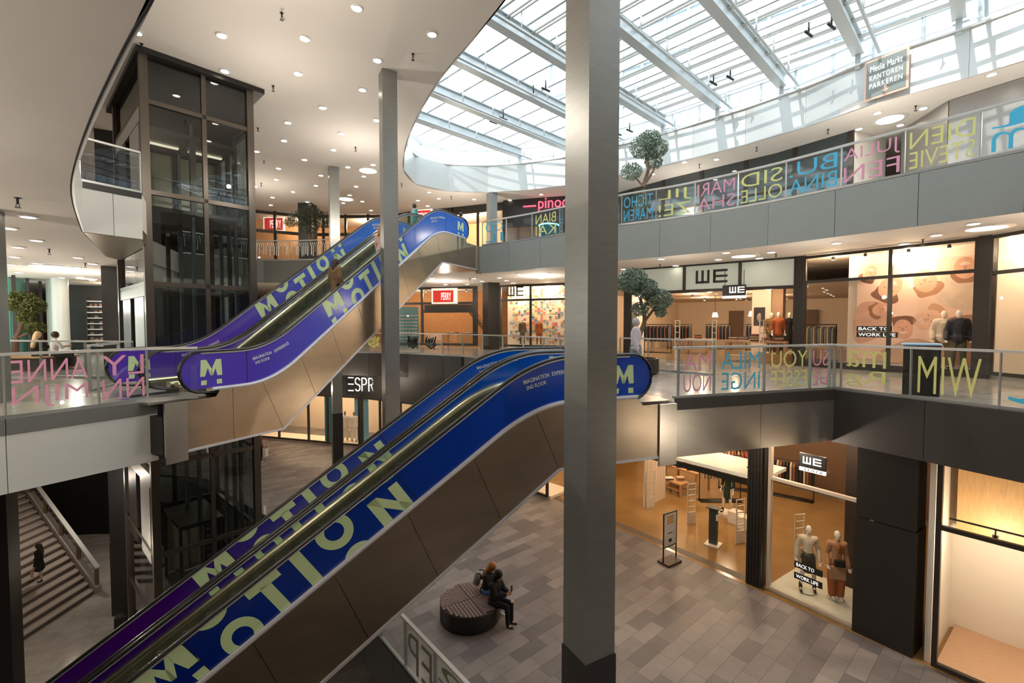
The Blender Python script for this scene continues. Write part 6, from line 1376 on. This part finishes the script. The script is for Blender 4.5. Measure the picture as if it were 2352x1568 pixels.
x, y = at(613, 1062, L0); J, s = pose(1.7); fig('person', 'person in dark clothes carrying a white bag beside the lift on the ground floor', 'person', (x-.35, y, L0), 2.4, J, s, M_skin, [('jacket', torso_garment(J, s, .03, .05), F_('dark_red_check', (.16, .05, .04))), ('trousers', legs_garment(J, s), blk), shoes(J, s, F_('white_sneaker', (.8, .78, .72), .5))], hair=([('e', J['hd']+V(0, .02, .03), (.095, .11, .12))], MATS['dark_brown_hair']), egg=False, vs=.025)
t = thing('shopping_bag', 'white shopping bag carried beside the lift on the ground floor', 'bag', (x+.0, y-.1, L0+.35)); Rt(t, MB().box((0, 0, .2), (.12, .3, .4))).build('paper', M_white, t); m = MB(); m.tube([(0, -.08, .4), (0, -.07, .55), (0, .07, .55), (0, .08, .4)], .008, 6); Rt(t, m).build('handle', M_black, t)
x, y = 3.55, 13.2; J, s = pose(1.74); fig('person', 'person in a pale lilac jacket walking behind the thick pillar beside the olive tree', 'person', (x, y, 0), 1.2, J, s, M_skin, [('jacket', torso_garment(J, s, .035, .06, loose=1.1), F_('lilac_jacket', (.50, .46, .52))), ('skirt', skirt(J, s, .5, .17, .2), F_('grey_teal_skirt', (.14, .19, .20))), shoes(J, s, M_black)], hair=([('e', J['hd']+V(0, .02, .03), (.10, .11, .125))], F_('grey_hat', (.40, .38, .36))), egg=False, vs=.02)
# left: bench with two people and an olive tree
def tree(label, x, y, z, rz, H, clumps, trunk, leafcol, n, seed, pot=True, ls=.055, pr=.5, ph=.5, leafm=None):
    t = thing('olive_tree', label, 'tree', (x, y, z), rz); rnd = random.Random(seed)
    if pot: m = MB(); m.lathe([(pr*.8, 0), (pr, .05), (pr, ph), (pr*.9, ph), (pr*.88, ph-.06)], seg=28); Rt(t, m).build('planter', M_colb, t)
    for k, path in enumerate(trunk):
        P = crom(path, 5); m = MB(); r0 = .11 if k == 0 else .05; m.tube(P, [r0*(1-.6*i/len(P)) for i in range(len(P))], 8); Rt(t, m).build('trunk' if k == 0 else 'branch', mat('olive_bark', (.14, .09, .06), .9, noise=.4, nscale=14, bump=.8), t)
    m = MB(); tot = sum(c[3]**2 for c in clumps)
    for cx_, cy_, cz, r in clumps:
        for i in range(int(n*r*r/tot)):
            while True:
                v = V(rnd.uniform(-1, 1), rnd.uniform(-1, 1), rnd.uniform(-1, 1))
                if v.length < 1 and v.length > rnd.random()*.9: break
            c = V(cx_, cy_, cz)+V(v.x*r, v.y*r, v.z*r*.8); d = V(rnd.gauss(0, 1), rnd.gauss(0, 1), rnd.gauss(0, .7)).normalized(); e = d.cross(V(rnd.gauss(0, 1), rnd.gauss(0, 1), 1)).normalized(); L = ls*rnd.uniform(.7, 1.4)
            m.add([c-d*L, c+e*L*.32, c+d*L, c-e*L*.32], [(0, 1, 2, 3)])
    Rt(t, m).build('foliage', leafm or mat('olive_leaves', leafcol, .6, noise=.5, nscale=3), t, smooth=False); return t
gl = (.10, .14, .085)
tree('grey-green olive tree behind the glass railing of the right top gallery', 5.25, 18.4, L2, 0, 4, [(-.1, 0, 3.45, .55), (.45, 0, 3.4, .45), (-.55, 0, 2.5, .42), (.15, 0, 3.75, .45), (.35, .1, 2.9, .35), (-.1, 0, 1.2, .35)], [[(0, 0, .3), (.05, 0, 1.2), (-.05, 0, 1.9), (.12, 0, 2.6), (.0, 0, 3.2)], [(.05, 0, 2.1), (.35, 0, 2.6), (.45, 0, 3.2)], [(-.05, 0, 1.9), (-.4, 0, 2.3)]], (.20, .26, .19), 5200, 1)
tree('olive tree with grey-green crown beside the walking person on the middle gallery', 4.15, 14.6, 0, 0, 3, [(-.35, 0, 2.95, .5), (.05, 0, 2.7, .42), (.5, 0, 2.35, .42), (-.1, 0, 2.05, .28), (.55, 0, 1.95, .2)], [[(-.2, 0, .3), (-.15, 0, 1.1), (.05, 0, 1.7), (-.1, 0, 2.4)], [(0, 0, 1.6), (.3, 0, 2.0), (.5, 0, 2.3)]], (.07, .11, .06), 5200, 2)
x, y = (52-1176)/1058*15.8, 15.8
tree('green olive tree in front of the bright windows at the far left', x, y, 0, 0, 3, [(.0, 0, 2.35, .45), (.35, 0, 2.2, .38), (-.3, 0, 2.3, .35), (.45, 0, 1.45, .28), (.15, 0, 1.8, .25)], [[(-.3, 0, .5), (-.25, 0, 1.0), (-.05, 0, 1.5), (-.1, 0, 2.1)], [(-.2, 0, 1.1), (.25, 0, 1.3), (.4, 0, 1.5)], [(-.05, 0, 1.5), (.25, 0, 2.0)]], (.13, .15, .045), 5200, 3, pot=False, leafm=mat('green_leaves', (.13, .15, .04), .6, noise=.5, nscale=3))
pb = thing('planter_bench', 'dark bench with planter around the left olive tree', 'bench', (x+.2, y, 0)); MB().box((x+.3, y, .23), (1.9, 1.2, .46)).build('base', M_colb, pb); MB().box((x+.3, y, .47), (2.0, 1.3, .05)).build('seat', M_wood, pb)
J, s = seated(1.66, .02); fig('person', 'person with long blond hair and black top seated under the left olive tree', 'person', (x+.72, y-.25, .03), pi, J, s, M_skin, [('top', torso_garment(J, s, .02, .03), blk), ('trousers', legs_garment(J, s), blk)], hair=([('e', J['hd']+V(0, .02, .03), (.10, .11, .125)), ('c', J['hd']+V(0, .07, 0), .09, J['ch']+V(0, .14, -.08), .07)], mat('blond_hair', (.60, .42, .24), .4)), egg=False, vs=.02)
fig('person', 'person in white short-sleeved top seated beside the blond one under the left olive tree', 'person', (x+1.2, y-.15, .03), pi-.5, J, s, M_skin, [('top', torso_garment(J, s, .02, .03, 'short'), F_('white_tshirt', (.72, .70, .72))), ('trousers', legs_garment(J, s), blk)], hair=([('e', J['hd']+V(0, .02, .03), (.095, .11, .12))], MATS['dark_brown_hair']), egg=False, vs=.02)
x, y = -11.8, 27.0
tree('dark olive tree in front of the black pillar on the far top gallery', x, y, L2, 0, 3, [(-.6, 0, 2.6, .6), (.1, 0, 2.8, .7), (.8, 0, 2.55, .6), (.1, 0, 2.1, .5), (1.2, 0, 2.3, .35), (-1.1, 0, 2.4, .35)], [[(0, 0, .3), (.1, 0, 1.2), (0, 0, 2.2)], [(.1, 0, 1.3), (.6, 0, 2.2)]], (.03, .045, .02), 4500, 5, leafm=mat('dark_olive_leaves', (.045, .06, .03), .6, noise=.4, nscale=3))  # darker leaf colour for this tree
# litter column near the right railing and box speaker on the lowest floor
x, y = at(2113, 905, 0); t = thing('info_column', 'black waist-high column with a pale blue oval ring on top behind the right railing', 'column', (x, y, 0), radians(-40))
Rt(t, MB().box((0, 0, .55), (.62, .55, 1.1))).build('body', M_black, t); m = MB(); m.tube([(.32*cos(k*pi/12), .22*sin(k*pi/12), 1.12) for k in range(25)], .03, 8); Rt(t, m).build('ring', mat('pale_blue_ring', (.35, .55, .75), .3), t)
x, y = at(268, 1440, LB); t = thing('loudspeaker', 'black box loudspeaker on the lowest floor beside the dark pillar', 'speaker', (x+.2, y, LB), .6); Rt(t, MB().box((0, 0, .25), (.42, .38, .5))).build('cabinet', M_black, t, bevel=.04); m = MB(); m.cyl((0, -.19, .28), (0, -.205, .28), .13, 20); Rt(t, m).build('cone', M_rubber, t)

pt_ = thing('portrait_poster', 'black and white portrait poster hanging beside the mannequins in the shop entrance', 'poster', F1.p(3, 1.9, 1.6)); v = (Vector((*qx(F1, 1742, 2.0), 0))-F1.a).dot(F1.e)
m = MB(); F1.box(m, v-.22, v+.22, 2.0, 2.02, 1.5, 2.3); m.build('print', mat('dark_portrait', (.10, .085, .08), .5, noise=.5, nscale=3), pt_)
m = MB(); m.ell(F1.p(v+.02, 1.985, 1.86), (.13, .02, .2)); m.build('face', mat('pale_portrait_face', (.62, .50, .42), .6), pt_)
